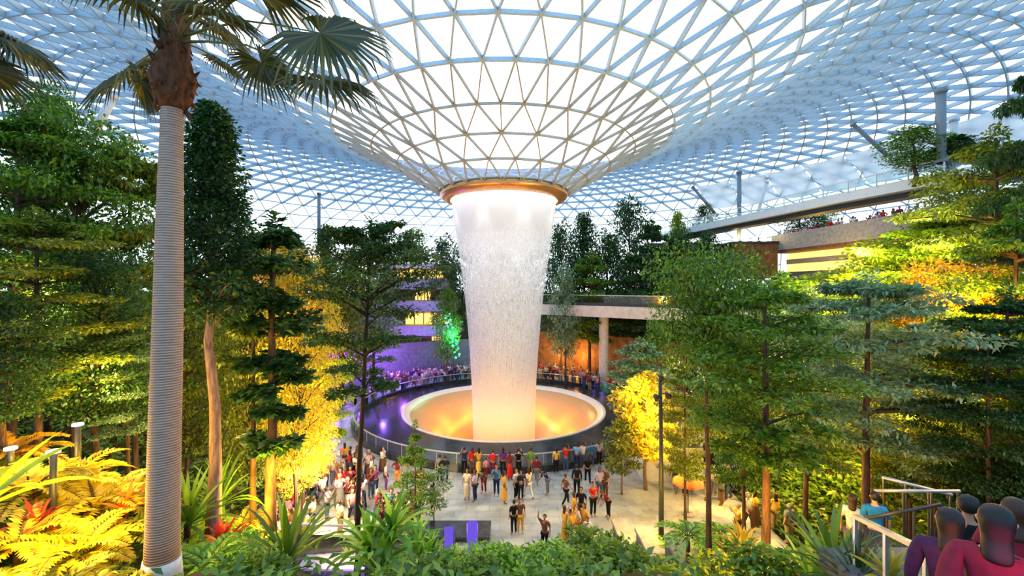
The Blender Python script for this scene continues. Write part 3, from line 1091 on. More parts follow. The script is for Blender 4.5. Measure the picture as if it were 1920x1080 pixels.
conif = tier_tree(4.6, [(1.5, .9, 5), (2.05, .85, 5), (2.6, .7, 5), (3.15, .5, 5), (3.6, .32, 4), (4.1, .18, 4)], 0.12, 0.04, 36, 0.05, (0, 0), 'mid', 'bark', -0.12, 0.4, 0.35, seed=22)
plant_at('young_conifer', conif, 'small young conifer with a pointed leader standing on the plaza edge', 778, 19.3, 795, 4.6, 92, 0.9, zb=0.0)
sap = bushy_tree(2.6, 0.8, 1.1, 9, 0.12, 0.06, 130, 0.03, 'pale', 'bark_dark', 8, 'round', 0.7)
plant_at('sapling', sap, 'small pale leaved sapling beside the young conifer', 815, 20.4, 880, 2.6, 70, 0.8, zb=0.0)

vase = bushy_tree(7.5, 2.7, 5.1, 44, 0.14, 0.065, 230, 0.13, 'mid', 'bark', 31, 'vase', 0.34)
plant_at('vase_tree', vase, 'tree with a wide vase shaped green crown whose boughs fork before the white bridge', 1332, 12.8, 478, 7.5, 265, 2.7)
t2 = tier_tree(7.0, [(3.2, 1.2, 5), (3.9, 1.5, 6), (4.6, 1.9, 7), (5.3, 1.9, 7), (6.0, 1.5, 6), (6.7, 1.0, 5)], 0.15, 0.065, 75, 0.12, (-0.05, 0), 'mid', 'bark', 0.16, 0.75, 0.16, seed=41)
plant_at('tiered_tree', t2, 'tiered green tree with the brightest orange lit lower trunk, beside the terraced planters', 1437, 10.2, 545, 7.0, 290, 1.9)
t3 = tier_tree(6.5, [(3.0, 1.5, 6), (3.7, 2.0, 7), (4.4, 2.3, 8), (5.1, 2.2, 8), (5.8, 1.7, 7), (6.3, 1.1, 6)], 0.15, 0.065, 80, 0.12, (0.1, 0), 'pale', 'bark', 0.12, 0.8, 0.13, seed=43)
plant_at('tiered_tree', t3, 'tree with broad pale grey green tiers standing above the zigzag stairs', 1622, 12.5, 530, 6.5, 320, 2.3)
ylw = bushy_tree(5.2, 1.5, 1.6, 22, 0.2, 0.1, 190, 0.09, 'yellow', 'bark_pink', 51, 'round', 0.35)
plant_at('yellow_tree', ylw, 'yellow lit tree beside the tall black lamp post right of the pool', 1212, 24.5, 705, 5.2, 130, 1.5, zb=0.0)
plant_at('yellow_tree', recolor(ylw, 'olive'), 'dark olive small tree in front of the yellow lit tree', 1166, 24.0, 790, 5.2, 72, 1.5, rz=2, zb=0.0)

# ------------------------------------------------------------------ groves: rows of (px, depth, top px, width px, kind, label)
B1 = bushy_tree(8.0, 2.4, 2.2, 34, 0.24, 0.12, 150, 0.16, 'mid', 'bark', 61, 'round', 0.45)
B2 = bushy_tree(9.0, 2.3, 2.8, 38, 0.24, 0.11, 160, 0.16, 'mid', 'bark_dark', 62, 'cone', 0.4)
TI = [(2.6, 1.6, 5), (3.4, 2.0, 6), (4.3, 2.4, 7), (5.2, 2.3, 7), (6.1, 2.0, 6), (7.0, 1.5, 6), (7.6, .9, 5)]
N1 = bushy_tree(8.0, 2.4, 2.4, 44, 0.14, 0.07, 330, 0.14, 'mid', 'bark', 64, 'round', 0.4)
N2 = bushy_tree(9.0, 2.3, 2.8, 46, 0.14, 0.065, 330, 0.14, 'mid', 'bark_dark', 65, 'cone', 0.4)
N3 = tier_tree(8.0, TI, 0.14, 0.065, 150, 0.12, (0.2, 0.1), 'mid', 'bark', 0.14, 0.7, 0.17, seed=66)
B3 = tier_tree(8.0, [(2.6, 1.6, 5), (3.4, 2.0, 6), (4.3, 2.4, 7), (5.2, 2.3, 7), (6.1, 2.0, 6), (7.0, 1.5, 6), (7.6, .9, 5)], 0.24, 0.11, 62, 0.15, (0.2, 0.1), 'mid', 'bark', 0.12, 0.7, 0.2, seed=63)
K = {}
for nm, base, nb_ in (('round', B1, N1), ('cone', B2, N2), ('tier', B3, N3)):
    for c in ('dark', 'mid', 'olive', 'lime', 'yellow', 'pale', 'orange'):
        K[nm, c, 1] = (recolor(nb_, c), {'round': 8.0, 'cone': 9.0, 'tier': 8.0}[nm], {'round': 2.4, 'cone': 2.3, 'tier': 2.4}[nm])
        K[nm, c, 0] = (recolor(base, c), {'round': 8.0, 'cone': 9.0, 'tier': 8.0}[nm], {'round': 2.4, 'cone': 2.3, 'tier': 2.4}[nm])

GROVE = [
    # left bank
    (20, 13.0, 205, 330, 'tier', 'mid', 'big layered green tree at the frame edge left of the fan palm'),
    (150, 14.5, 225, 300, 'round', 'mid', 'full green tree whose top stands just left of the fan palm trunk'),
    (255, 16.0, 285, 250, 'tier', 'olive', 'layered olive tree close behind the fan palm trunk'),
    (70, 11.0, 410, 300, 'tier', 'olive', 'lower olive tree under the big layered tree at the frame edge'),
    (180, 12.0, 480, 230, 'round', 'dark', 'dark leafy tree low on the bank left of the fan palm'),
    (15, 9.5, 560, 200, 'round', 'dark', 'dark low tree above the long bright strap leaves'),
    (240, 12.5, 600, 150, 'tier', 'pale', 'pale leaved small tree hugging the fan palm trunk at mid height'),
    (90, 20.0, 170, 170, 'cone', 'mid', 'slender green tree top rising highest over the left bank grove'),
    (560, 17.5, 480, 160, 'round', 'yellow', 'golden yellow tree right of the dark clumped slim tree'),
    (470, 18.5, 560, 170, 'round', 'olive', 'olive tree glimpsed between the evergreen and the slim tree'),
    (565, 21.0, 740, 120, 'round', 'yellow', 'bright yellow rounded tree low at the edge of the crowded path'),
    (600, 24.5, 620, 110, 'tier', 'lime', 'lime green layered tree left of the pool apron'),
    (440, 22.0, 500, 150, 'tier', 'lime', 'lime tree seen behind the straight evergreen trunk'),
    (350, 20.0, 560, 160, 'round', 'olive', 'olive tree filling the gap between palm trunk and evergreen'),
    (530, 30.0, 455, 150, 'round', 'orange', 'amber lit tree on the far left slope under the roof rim'),
    (610, 44.0, 430, 85, 'cone', 'dark', 'dark pointed tree on the far left slope against the roof'),
    (575, 40.0, 500, 130, 'round', 'lime', 'lime rounded tree on the far left slope'),
    (660, 50.0, 470, 90, 'round', 'mid', 'green tree behind the tiered tree, left of the lit balconies'),
    (640, 42.0, 560, 120, 'round', 'olive', 'olive tree above the violet lights'),
    (715, 56.0, 455, 80, 'round', 'pale', 'pale tree on the upper back terrace left of the waterfall'),
    (832, 58.0, 450, 70, 'round', 'dark', 'dark tree touching the left edge of the falling water'),
    (838, 52.0, 545, 60, 'round', 'mid', 'green tree under it at the left edge of the falling water'),
    (700, 46.0, 545, 100, 'tier', 'pale', 'pale layered tree below the lit balconies'),
    (120, 24.0, 420, 240, 'round', 'olive', 'broad olive tree deep in the left bank grove'),
    (330, 27.0, 470, 170, 'tier', 'mid', 'mid green tree deep behind the palm trunk'),
    # straight behind the falling water
    (880, 62.0, 440, 90, 'round', 'dark', 'dark tree seen dimly through the left half of the falling water'),
    (940, 60.0, 450, 90, 'round', 'mid', 'green tree seen dimly through the middle of the falling water'),
    (1000, 63.0, 435, 90, 'round', 'dark', 'dark tree seen dimly through the right half of the falling water'),
    (770, 66.0, 435, 90, 'round', 'mid', 'green tree rising behind the roof slab of the terraced building'),
    (480, 48.0, 440, 110, 'round', 'olive', 'olive tree far left beside the dark evergreen'),
    (520, 56.0, 430, 80, 'cone', 'mid', 'pointed green tree far left under the roof rim'),
    # back right
    (1052, 56.0, 425, 75, 'round', 'dark', 'dark tree touching the right edge of the falling water'),
    (1095, 60.0, 405, 95, 'cone', 'dark', 'dark tree second from the falling water on the back terrace'),
    (1140, 57.0, 440, 90, 'round', 'dark', 'dark rounded tree above the middle of the white bridge'),
    (1180, 62.0, 378, 95, 'round', 'dark', 'tallest dark tree on the back terrace under the roof'),
    (1225, 57.0, 420, 90, 'tier', 'dark', 'dark layered tree below the end of the sky bridge'),
    (1105, 53.0, 480, 110, 'tier', 'mid', 'mid green layered tree directly over the white bridge'),
    (1190, 52.0, 475, 110, 'tier', 'dark', 'dark layered tree over the white bridge near the vase tree'),
    (1275, 56.0, 440, 110, 'round', 'dark', 'dark tree in the shade beneath the sky bridge'),
    (1325, 55.0, 440, 70, 'round', 'dark', 'dark tree left of the brown cube with amber lamps'),
    (1060, 51.0, 505, 60, 'round', 'pale', 'pale small tree behind the start of the white bridge'),
    (1270, 64.0, 400, 55, 'cone', 'lime', 'lime tree catching light beneath the end of the sky bridge'),
    (1320, 62.0, 385, 50, 'round', 'dark', 'small dark tree standing by the sky bridge railing'),
    # right bank
    (1200, 29.0, 640, 130, 'tier', 'pale', 'pale layered tree in front of the round bridge column'),
    (1235, 33.0, 610, 80, 'round', 'mid', 'fresh green tree under the white bridge'),
    (1285, 20.5, 690, 120, 'tier', 'olive', 'olive layered tree beneath the vase shaped crown'),
    (1395, 17.0, 600, 150, 'tier', 'mid', 'layered green tree between the two orange and dark trunks'),
    (1510, 19.0, 555, 210, 'tier', 'pale', 'pale layered tree behind the tree with the orange lit trunk'),
    (1480, 26.0, 525, 200, 'round', 'mid', 'full green tree below the amber lit shop terrace'),
    (1560, 29.0, 515, 190, 'round', 'lime', 'lime green tree in front of the amber lit shop'),
    (1660, 25.0, 450, 230, 'round', 'lime', 'large lime tree at the end of the grey parapet'),
    (1760, 21.0, 400, 260, 'tier', 'lime', 'lime layered tree high on the right bank'),
    (1870, 17.0, 255, 300, 'tier', 'olive', 'tall olive tree at the frame edge high on the right bank'),
    (1810, 22.0, 345, 240, 'round', 'olive', 'olive tree beneath the landing of the sky bridge'),
    (1900, 13.5, 400, 260, 'tier', 'mid', 'mid green tree at the frame edge below the tall olive tree'),
    (1780, 16.0, 500, 260, 'round', 'orange', 'amber lit tree on the right bank'),
    (1640, 19.0, 525, 220, 'tier', 'lime', 'lime layered tree behind the pale tiers above the stairs'),
    (1900, 11.5, 555, 260, 'tier', 'dark', 'dark layered tree at the frame edge above the visitors on the stairs'),
    (1750, 14.0, 590, 240, 'tier', 'pale', 'pale grey green layered tree over the two yellow lit trunks'),
    (1705, 15.5, 660, 190, 'tier', 'olive', 'olive tree with a straight yellow lit trunk above the stairs'),
    (1812, 13.2, 640, 180, 'tier', 'olive', 'olive tree with a bright yellow trunk, nearer the frame edge'),
    (1855, 11.0, 620, 200, 'tier', 'dark', 'dark trunk tree close above the visitors on the stairs'),
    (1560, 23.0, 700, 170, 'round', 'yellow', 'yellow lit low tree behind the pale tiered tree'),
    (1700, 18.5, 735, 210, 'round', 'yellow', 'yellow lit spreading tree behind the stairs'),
    (1390, 24.0, 690, 140, 'tier', 'olive', 'olive tree by the stalls behind the orange parasol'),
    (1330, 30.0, 720, 90, 'round', 'dark', 'dark little tree at the foot of the far bridge column'),
    # upper right
    (1715, 34.0, 240, 120, 'round', 'mid', 'bushy tree planted beside the sky bridge railing'),
    (1790, 33.0, 255, 90, 'tier', 'dark', 'dark tree on the sky bridge between the two posts'),
    (1975, 14.5, 105, 190, 'tier', 'dark', 'dark spray of branches at the frame edge against the roof'),
    (1500, 62.0, 392, 75, 'round', 'dark', 'dark roof terrace tree beside the strolling visitors'),
    (1545, 60.0, 378, 50, 'round', 'mid', 'small green roof terrace tree beside the strolling visitors'),
]
for i, (px, Yd, top, wpx, kind, c, lab) in enumerate(GROVE):
    parts, h0, r0 = K[kind, c, int(Yd < 23)]
    x = (px - 960) / F * Yd
    zb = None
    if px in (1715, 1790) and Yd > 30:
        zb = 19.9
    if px in (1500, 1545) and Yd > 55:
        zb = 18.2
    if px == 1320 and Yd == 62:
        zb = 17.0
    nm = {'round': 'leafy_tree', 'cone': 'pointed_tree', 'tier': 'layered_tree'}[kind]
    plant_at(nm, parts, lab, px, Yd, top, h0, wpx, r0, rz=i * 1.7, zb=zb)
# ------------------------------------------------------------------ bridge, terraces, sky bridge
def sweep(pts, prof):
    """closed profile [(side offset, z)] swept along a plan path [(x, y)]"""
    b = MB()
    n, m_ = len(pts), len(prof)
    vs, fs = [], []
    for i, p in enumerate(pts):
        p = Vector((p[0], p[1], 0))
        q0, q1 = Vector((*pts[max(i - 1, 0)][:2], 0)), Vector((*pts[min(i + 1, n - 1)][:2], 0))
        t = (q1 - q0).normalized()
        s = Vector((t.y, -t.x, 0))
        for (o, z) in prof:
            v = p + s * o
            vs.append((v.x, v.y, z))
    for i in range(n - 1):
        for k in range(m_):
            k2 = (k + 1) % m_
            fs.append((i * m_ + k, i * m_ + k2, (i + 1) * m_ + k2, (i + 1) * m_ + k))
    fs += [tuple(range(m_))[::-1], tuple((n - 1) * m_ + k for k in range(m_))]
    return b.add(vs, fs)


def bez(a, c1, c2, d, n=24):
    out = []
    for i in range(n + 1):
        t = i / n
        out.append(tuple(a[k] * (1 - t) ** 3 + 3 * c1[k] * t * (1 - t) ** 2 + 3 * c2[k] * t * t * (1 - t) + d[k] * t ** 3 for k in range(2)))
    return out


bp = bez((1.0, 54.5), (9, 51), (18, 38), (40, 27))
br = empty('footbridge', (bp[0][0], bp[0][1], 8.2), 'long curved white footbridge on round columns behind the pool', 'bridge')


def under(o, root):
    """keep world coordinates when parenting to a placed root"""
    o.parent = root
    o.location = tuple(-c for c in root.location)
    return o


under(sweep(bp, [(0.0, 8.3), (0.15, 9.55), (0.0, 9.6), (-4.5, 9.6), (-4.5, 8.6), (-3, 8.2)]).obj('deck', M['concrete']), br)
under(sweep(bp, [(0.05, 9.58), (0.05, 9.92), (-0.25, 9.92), (-0.25, 9.58)]).obj('dark_kerb', M['dark_metal']), br)
under(sweep(bp, [(-0.1, 9.9), (-0.1, 10.75), (-0.14, 10.75), (-0.14, 9.9)]).obj('glass_panel', M['clear_glass']), br)
under(sweep(bp, [(-0.08, 10.72), (-0.08, 10.8), (-0.18, 10.8), (-0.18, 10.72)]).obj('handrail', M['steel']), br)
for px, Yc, rad, wh in ((1132, 50.3, 0.56, 'nearer the waterfall'), (1318, 37.6, 0.48, 'behind the vase shaped tree')):
    x = (px - 960) / F * Yc
    c = empty('bridge_column', (x, Yc, 0), 'round pale column under the white footbridge, ' + wh, 'column')
    b = MB()
    b.lathe([(rad, 0), (rad, 8.25)], 24)
    b.obj('shaft', M['concrete'], c, True)
    b = MB()
    b.lathe([(rad * 1.25, 0), (rad * 1.25, 0.25), (rad, 0.3)], 24)
    b.obj('base', M['grey_concrete'], c, True)

# retaining walls round the back of the plaza
D2R = PI / 180
b = MB()
b.lathe([(19.1, -0.2), (19.1, 5.6), (19.6, 5.6), (19.6, -0.2)], 40, (AX, AY), 12 * D2R, 86 * D2R)
o = b.obj('wall_right', M['brown_wall'])
tag(o, 'curved dark brown wall under the white footbridge', 'wall', kind='structure')
b = MB()
b.lathe([(19.1, -0.2), (19.1, 4.6), (19.6, 4.6), (19.6, -0.2)], 40, (AX, AY), 92 * D2R, 168 * D2R)
o = b.obj('wall_left', M['dark_concrete'])
tag(o, 'curved grey wall left behind the pool, washed with violet light', 'wall', kind='structure')

# terraced building left of the waterfall
tb = empty('terrace_building', (-14, 60, 0), 'terraced building with amber lit balconies left of the waterfall', 'building')


def slab(mb, x0, x1, y0, y1, z0, z1, r=1.2):
    pts = []
    for cx, cy, a in ((x1 - r, y0 + r, -90), (x1 - r, y1 - r, 0), (x0 + r, y1 - r, 90), (x0 + r, y0 + r, 180)):
        for k in range(6):
            t = (a + 90 * k / 5) * D2R
            pts.append((cx + r * math.cos(t), cy + r * math.sin(t)))
    n = len(pts)
    mb.add([(p[0], p[1], z0) for p in pts] + [(p[0], p[1], z1) for p in pts],
           [tuple(range(n))[::-1], tuple(range(n, 2 * n))] + [(k, (k + 1) % n, n + (k + 1) % n, n + k) for k in range(n)])


for (z0, z1, x0, x1, y0, mt, nm) in ((14.3, 14.8, -17.5, -9.0, 57.5, 'concrete', 'roof_slab'), (11.4, 12.9, -18.5, -8.5, 57.0, 'grey_concrete', 'parapet'),
                                     (8.5, 9.9, -17.5, -7.6, 56.5, 'grey_concrete', 'parapet'), (5.3, 6.6, -17, -7.2, 56.0, 'grey_concrete', 'parapet')):
    b = MB()
    slab(b, x0, x1, y0, y0 + 9, z0, z1)
    under(b.obj(nm, M[mt]), tb)
b = MB()
b.box(-18, -8.6, 59.5, 66, 0, 15)
under(b.obj('wall', M['dark_concrete']), tb)
for (x0, x1, z0, z1) in ((-15.6, -9.3, 12.95, 14.2), (-13.2, -11, 10.0, 11.2), (-14.5, -8.2, 6.7, 8.3), (-10.8, -9.0, 2.0, 5.2)):
    yf = 57.9 if z0 > 6 else 57.2
    b = MB()
    b.box(x0, x1, yf + 0.05, yf + 0.3, z0, z1)
    pn = under(b.obj('lit_shopfront', M['amber']), tb)
    b = MB()
    k = x0
    while k <= x1 + 0.01:
        b.box(k - 0.06, k + 0.06, yf - 0.08, yf + 0.04, z0, z1)
        k += (x1 - x0) / 5
    b.box(x0, x1, yf - 0.1, yf + 0.05, z1 - 0.1, z1)
    o = b.obj('window_frame', M['brown_wall'])
    o.parent = pn

# shop terrace high on the right
st = empty('shop_terrace', (38.5, 52, 10), 'upper terrace with grey parapet over an amber lit shop front on the right bank', 'building')
para = [(37.6, 61.5), (38.6, 52), (39.6, 41)]
under(sweep(para, [(0.2, 16.9), (0.2, 19.1), (-0.25, 19.1), (-0.25, 18.2), (-8, 18.2), (-8, 16.9)]).obj('parapet', M['grey_concrete']), st)
under(sweep(para, [(0.15, 16.55), (0.15, 16.88), (-7.9, 16.88), (-7.9, 16.55)]).obj('soffit', M['brown_wall']), st)
under(sweep(para, [(-2.2, 13.8), (-2.2, 16.5), (-2.5, 16.5), (-2.5, 13.8)]).obj('lit_shopfront', M['amber']), st)
under(sweep(para, [(-2.1, 15.0), (-2.1, 15.7), (-2.18, 15.7), (-2.18, 15.0)]).obj('sign_band', M['concrete']), st)
under(sweep(para, [(0.3, 13.2), (0.3, 13.8), (-8, 13.8), (-8, 6), (0.0, 6)]).obj('floor_slab', M['dark_concrete']), st)
cu = empty('kiosk', (34.8, 60.5, 13.5), 'brown cube shaped kiosk crowned by amber lamps', 'kiosk')
b = MB()
b.box(31.4, 37.5, 60.2, 66, 13, 17.9)
under(b.obj('body', M['brown_wall']), cu)
b = MB()
b.box(31.2, 37.7, 60.0, 66.2, 17.9, 18.2)
under(b.obj('roof', M['dark_metal']), cu)
for k in range(4):
    b = MB()
    xk = 31.8 + k * 1.35
    b.lathe([(0.05, 18.2), (0.3, 18.3), (0.34, 18.6), (0.2, 18.85), (0.02, 18.9)], 12, (xk, 60.6))
    under(b.obj('lamp', M['lampglow'], None, True), cu)
b = MB()
b.box(21.5, 31.1, 66.4, 72, 8, 18.6)
o = b.obj('wall_rear', M['dark_concrete'])
tag(o, 'dark concrete wall in the shade beneath the sky bridge', 'wall', kind='structure')

# sky bridge
sp = [(24.4, 70), (25.6, 62), (27.6, 52), (30.0, 41), (33.4, 30), (38, 20)]
sb = empty('sky_bridge', (24.4, 70, 19.5), 'white sky bridge with glass railings running high under the dome', 'bridge')
under(sweep(sp, [(0, 19.55), (0, 20.4), (-3.2, 20.4), (-3.2, 19.55)]).obj('deck', M['white_paint']), sb)
under(sweep(sp, [(-0.9, 19.1), (-0.9, 19.55), (-2.3, 19.55), (-2.3, 19.1)]).obj('girder', M['dark_metal']), sb)
for off in (-0.08, -3.1):
    under(sweep(sp, [(off, 20.25), (off, 21.35), (off - 0.03, 21.35), (off - 0.03, 20.25)]).obj('glass_panel', M['clear_glass']), sb)
    under(sweep(sp, [(off + .03, 21.33), (off + .03, 21.42), (off - 0.06, 21.42), (off - 0.06, 21.33)]).obj('handrail', M['white_paint']), sb)
for i in range(len(sp) - 1):
    for k in range(5):
        t = k / 5
        x, y = lerp(sp[i][0], sp[i + 1][0], t), lerp(sp[i][1], sp[i + 1][1], t)
        b = MB()
        b.box(x - 0.14, x - 0.06, y - 0.04, y + 0.04, 20.25, 21.38)
        under(b.obj('post', M['white_paint']), sb)


def pole(name, lab, a, c, r, mat, cat='post'):
    a, c = Vector(a), Vector(c)
    root = empty(name, a, lab, cat)
    b = MB()
    b.tube([(0, 0, 0), c - a], r, 14)
    b.obj('shaft', M[mat], root, True)
    e = (c - a).normalized()
    b = MB()
    b.tube([c - a - e * 0.25, c - a + e * 0.05], r * 1.35, 14)
    b.obj('cap', M[mat], root, True)
    b = MB()
    b.tube([e * 0.0, e * 0.2], r * 1.5, 14)
    b.obj('foot', M[mat], root, True)


pole('mast', 'thick dark grey mast rising from the sky bridge near the frame edge', at(1765, 305, 32.5), at(1765, 168, 32.5), 0.29, 'grey_paint')
pole('mast', 'short white mast beside the thick dark grey one', at(1789, 300, 33.5), at(1789, 222, 33.5), 0.24, 'white_paint')
pole('mast', 'dark grey mast behind the middle of the sky bridge', at(1386, 470, 61), at(1386, 322, 61), 0.3, 'grey_paint')
pole('mast', 'thin dark mast far left under the rim of the roof', at(598, 470, 66), at(598, 362, 66), 0.25, 'grey_paint')
pole('brace', 'sloping dark steel brace holding the roof rim above the sky bridge', at(1664, 292, 50), at(1598, 232, 50), 0.24, 'grey_paint')
pole('brace', 'sloping pale brace under the roof left of the fan palm', at(176, 250, 27), at(214, 178, 27), 0.24, 'white_paint')
pole('brace', 'pale brace leaning against the dark mast by the sky bridge', at(1415, 420, 62), at(1438, 340, 62), 0.22, 'white_paint')
pole('brace', 'thin dark brace right of the waterfall above the dark trees', at(1345, 405, 66), at(1298, 350, 66), 0.22, 'grey_paint')

# roof blinds: pale fabric strips drawn under the rim
for k in range(7):
    th = (42 + 6.2 * k) * D2R
    vs_, fs_ = [], []
    for i in range(5):
        for j in range(5):
            R_ = 51.6 + 6.2 * i / 4
            a = th + (6.0 * D2R) * j / 4
            sag = 0.35 * math.sin(PI * j / 4) + 0.6
            vs_.append((AX + R_ * math.sin(a), AY + R_ * math.cos(a), CAMZ + prof_h(R_) - sag))
    for i in range(4):
        for j in range(4):
            fs_.append((i * 5 + j, i * 5 + j + 1, i * 5 + j + 6, i * 5 + j + 5))
    mesh_obj('roof_blind', vs_, fs_, M['blind'], roof, True)

# ------------------------------------------------------------------ plaza furniture
lp = empty('lamp_post', ((1240 - 960) / F * 19.2, 19.2, 0), 'tall black lamp post with small spotlights right of the pool', 'lamp post')
b = MB()
b.tube([(0, 0, 0), (0, 0, 4), (-0.05, 0, 7.6)], [0.13, 0.1, 0.08], 10)
b.obj('pole', M['dark_metal'], lp, True)
b = MB()
b.lathe([(0.22, 0), (0.22, 0.12), (0.13, 0.2)], 12)
b.obj('base', M['dark_metal'], lp)
for (dx, dz) in ((-0.22, 6.75), (0.3, 6.85), (-0.02, 7.65)):
    b = MB()
    b.tube([(dx - 0.04, 0.1, dz), (dx, -0.14, dz - 0.12)], [0.1, 0.14], 10)
    b.tube([(0, 0, dz), (dx, 0, dz)], 0.03, 6)
    s = b.obj('spotlight', M['dark_metal'], lp, True)
for (px, py, Yd, hh, lab) in ((100, 848, 8.0, 1.0, 'dark garden bollard with a white top among the yellow ferns'),
                              (146, 797, 9.6, 0.9, 'farther garden bollard with a small white top under the dark tree'),
                              (20, 842, 9.0, 0.8, 'small garden bollard by the frame edge above the yellow ferns')):
    p = at(px, py, Yd)
    z0 = gz(p.x, p.y)
    bo = empty('bollard_lamp', (p.x, p.y, z0), lab, 'garden lamp')
    hgt = max(0.5, p.z - z0)
    b = MB()
    b.tube([(0, 0, 0), (0, 0, hgt)], 0.055, 10)
    b.obj('post', M['dark_metal'], bo, True)
    b = MB()
    b.lathe([(0.0, hgt + 0.05), (0.1, hgt + 0.04), (0.105, hgt - 0.01), (0.05, hgt - 0.02)], 14)
    b.obj('lamp_head', M['lampsoft'], bo, True)

pa = at(1290, 962, 21.8); pa.z = 0.0
par = empty('parasol', pa, 'small orange parasol standing at the stalls right of the plaza', 'parasol')
b = MB()
b.tube([(0, 0, 0), (0, 0, 2.05)], 0.03, 8)
b.obj('pole', M['dark_metal'], par)
b = MB()
b.lathe([(0.02, 2.1), (0.35, 2.0), (0.75, 1.72), (0.8, 1.62), (0.74, 1.68), (0.35, 1.95), (0.02, 2.05)], 8)
b.obj('canopy', plain('orange canvas', (0.85, 0.2, 0.05), 0.8), par)
b = MB()
b.lathe([(0.3, 0), (0.3, 0.08), (0.04, 0.12)], 12)
b.obj('base', M['grey_concrete'], par)

kt = at(1228, 872, 26.5); kt.z = 0
kio = empty('market_tent', kt, 'white tent with a dark sloping roof edge right of the yellow lit tree', 'tent')
b = MB()
b.box(-1.0, 2.6, -0.9, 2.0, 0.0, 2.0)
b.obj('walls', M['white_paint'], kio)
b = MB()
b.add([(-1.3, -1.2, 1.95), (2.9, -1.2, 2.5), (2.9, 2.3, 2.5), (-1.3, 2.3, 1.95), (-1.3, -1.2, 2.05), (2.9, -1.2, 2.75), (2.9, 2.3, 2.75), (-1.3, 2.3, 2.05)],
      [(0, 3, 2, 1), (4, 5, 6, 7), (0, 1, 5, 4), (1, 2, 6, 5), (2, 3, 7, 6), (3, 0, 4, 7)])
b.obj('roof', M['dark_metal'], kio)

for (x0, x1, y0, y1, hgt, lab) in ((-4.3, -1.0, 19.3, 20.7, 0.32, 'long low dark stone bench at the near edge of the plaza'),):
    bn = empty('stone_bench', ((x0 + x1) / 2, (y0 + y1) / 2, 0), lab, 'bench')
    b = MB()
    b.box(x0, x1, y0, y1, hgt - 0.1, hgt)
    under(b.obj('seat', M['black_stone']), bn)
    for xx in (x0 + 0.2, (x0 + x1) / 2, x1 - 0.2):
        b = MB()
        b.box(xx - 0.12, xx + 0.12, y0 + 0.1, y1 - 0.1, 0, hgt - 0.1)
        under(b.obj('support', M['dark_concrete']), bn)

for (px, p0, p1, lab) in ((842, 990, 1050, 'dimmer violet light column leaning among the shrubs, left one'), (886, 978, 1046, 'brighter violet light column among the shrubs, right one')):
    q0, q1 = at(px, p1, 15.3), at(px + 6, p0, 15.3)
    v = empty('light_column', (q0.x, q0.y, gz(q0.x, q0.y)), lab, 'lamp')
    b = MB()
    z0 = gz(q0.x, q0.y)
    b.box(-0.17, 0.17, -0.08, 0.08, 0.5, q1.z - z0)
    b.obj('light_panel', M['purple_glow'], v)
    b = MB()
    b.box(-0.2, 0.2, -0.12, 0.12, -0.2, 0.5)
    b.box(-0.2, -0.17, -0.1, 0.1, 0.5, q1.z - z0)
    b.box(0.17, 0.2, -0.1, 0.1, 0.5, q1.z - z0)
    b.obj('casing', M['dark_metal'], v)

# stepped planter walls on the right
for (x, y0, y1, z, wdt, lab) in ((4.55, 17.2, 19.6, 1.0, 0.7, 'lowest stone ledge of the planter steps, reaching the plaza'),
                                 (5.05, 15.3, 17.6, 1.75, 0.7, 'second stone ledge of the planter steps above the plaza'),
                                 (5.55, 13.2, 15.7, 2.5, 0.75, 'third stone ledge of the planter steps, largest in view'),
                                 (6.3, 12.2, 14.2, 2.95, 0.7, 'topmost stone ledge of the planter steps, cut by the frame')):
    le = empty('stone_ledge', (x, (y0 + y1) / 2, max(0, gz(x, y1))), lab, 'ledge')
    b = MB()
    b.box(x, x + wdt, y0, y1, z - 0.14, z)
    under(b.obj('capstone', M['grey_concrete']), le)
    b = MB()
    b.box(x + 0.06, x + wdt - 0.06, y0 + 0.05, y1 - 0.05, -0.3, z - 0.14)
    under(b.obj('wall', M['dark_concrete']), le)

# dark stairs going down to the plaza on the left
sx0, sx1 = -5.9, -4.0
sr = empty('garden_stairs', (-5, 15, 0), 'dark stairs with pale treads leading down to the plaza on the left', 'stairs')
zst = 0.0
for k in range(11):
    y1 = 18.4 - k * 0.62
    zst = 0.36 * (k + 1)
    b = MB()
    b.box(sx0, sx1, y1 - 0.62, y1, -0.2, zst - 0.05)
    s = under(b.obj('step', M['dark_concrete']), sr)
    b = MB()
    b.box(sx0 + 0.02, sx1 - 0.02, y1 - 0.6, y1 + 0.03, zst - 0.05, zst)
    o = b.obj('tread', M['concrete'])
    o.parent = s
for sx in (sx0 - 0.15, sx1):
    b = MB()
    b.add([(sx, 18.8, -0.2), (sx + 0.15, 18.8, -0.2), (sx + 0.15, 11.6, 3.6), (sx, 11.6, 3.6), (sx, 18.8, 0.7), (sx + 0.15, 18.8, 0.7), (sx + 0.15, 11.6, 4.9), (sx, 11.6, 4.9)],
          [(0, 3, 2, 1), (4, 5, 6, 7), (0, 1, 5, 4), (1, 2, 6, 5), (2, 3, 7, 6), (3, 0, 4, 7)])
    under(b.obj('side_wall', M['black_stone']), sr)
    b = MB()
    b.tube([(sx + 0.07, 18.9, 1.0), (sx + 0.07, 11.5, 5.25)], 0.04, 8)
    under(b.obj('handrail', M['steel'], None, True), sr)

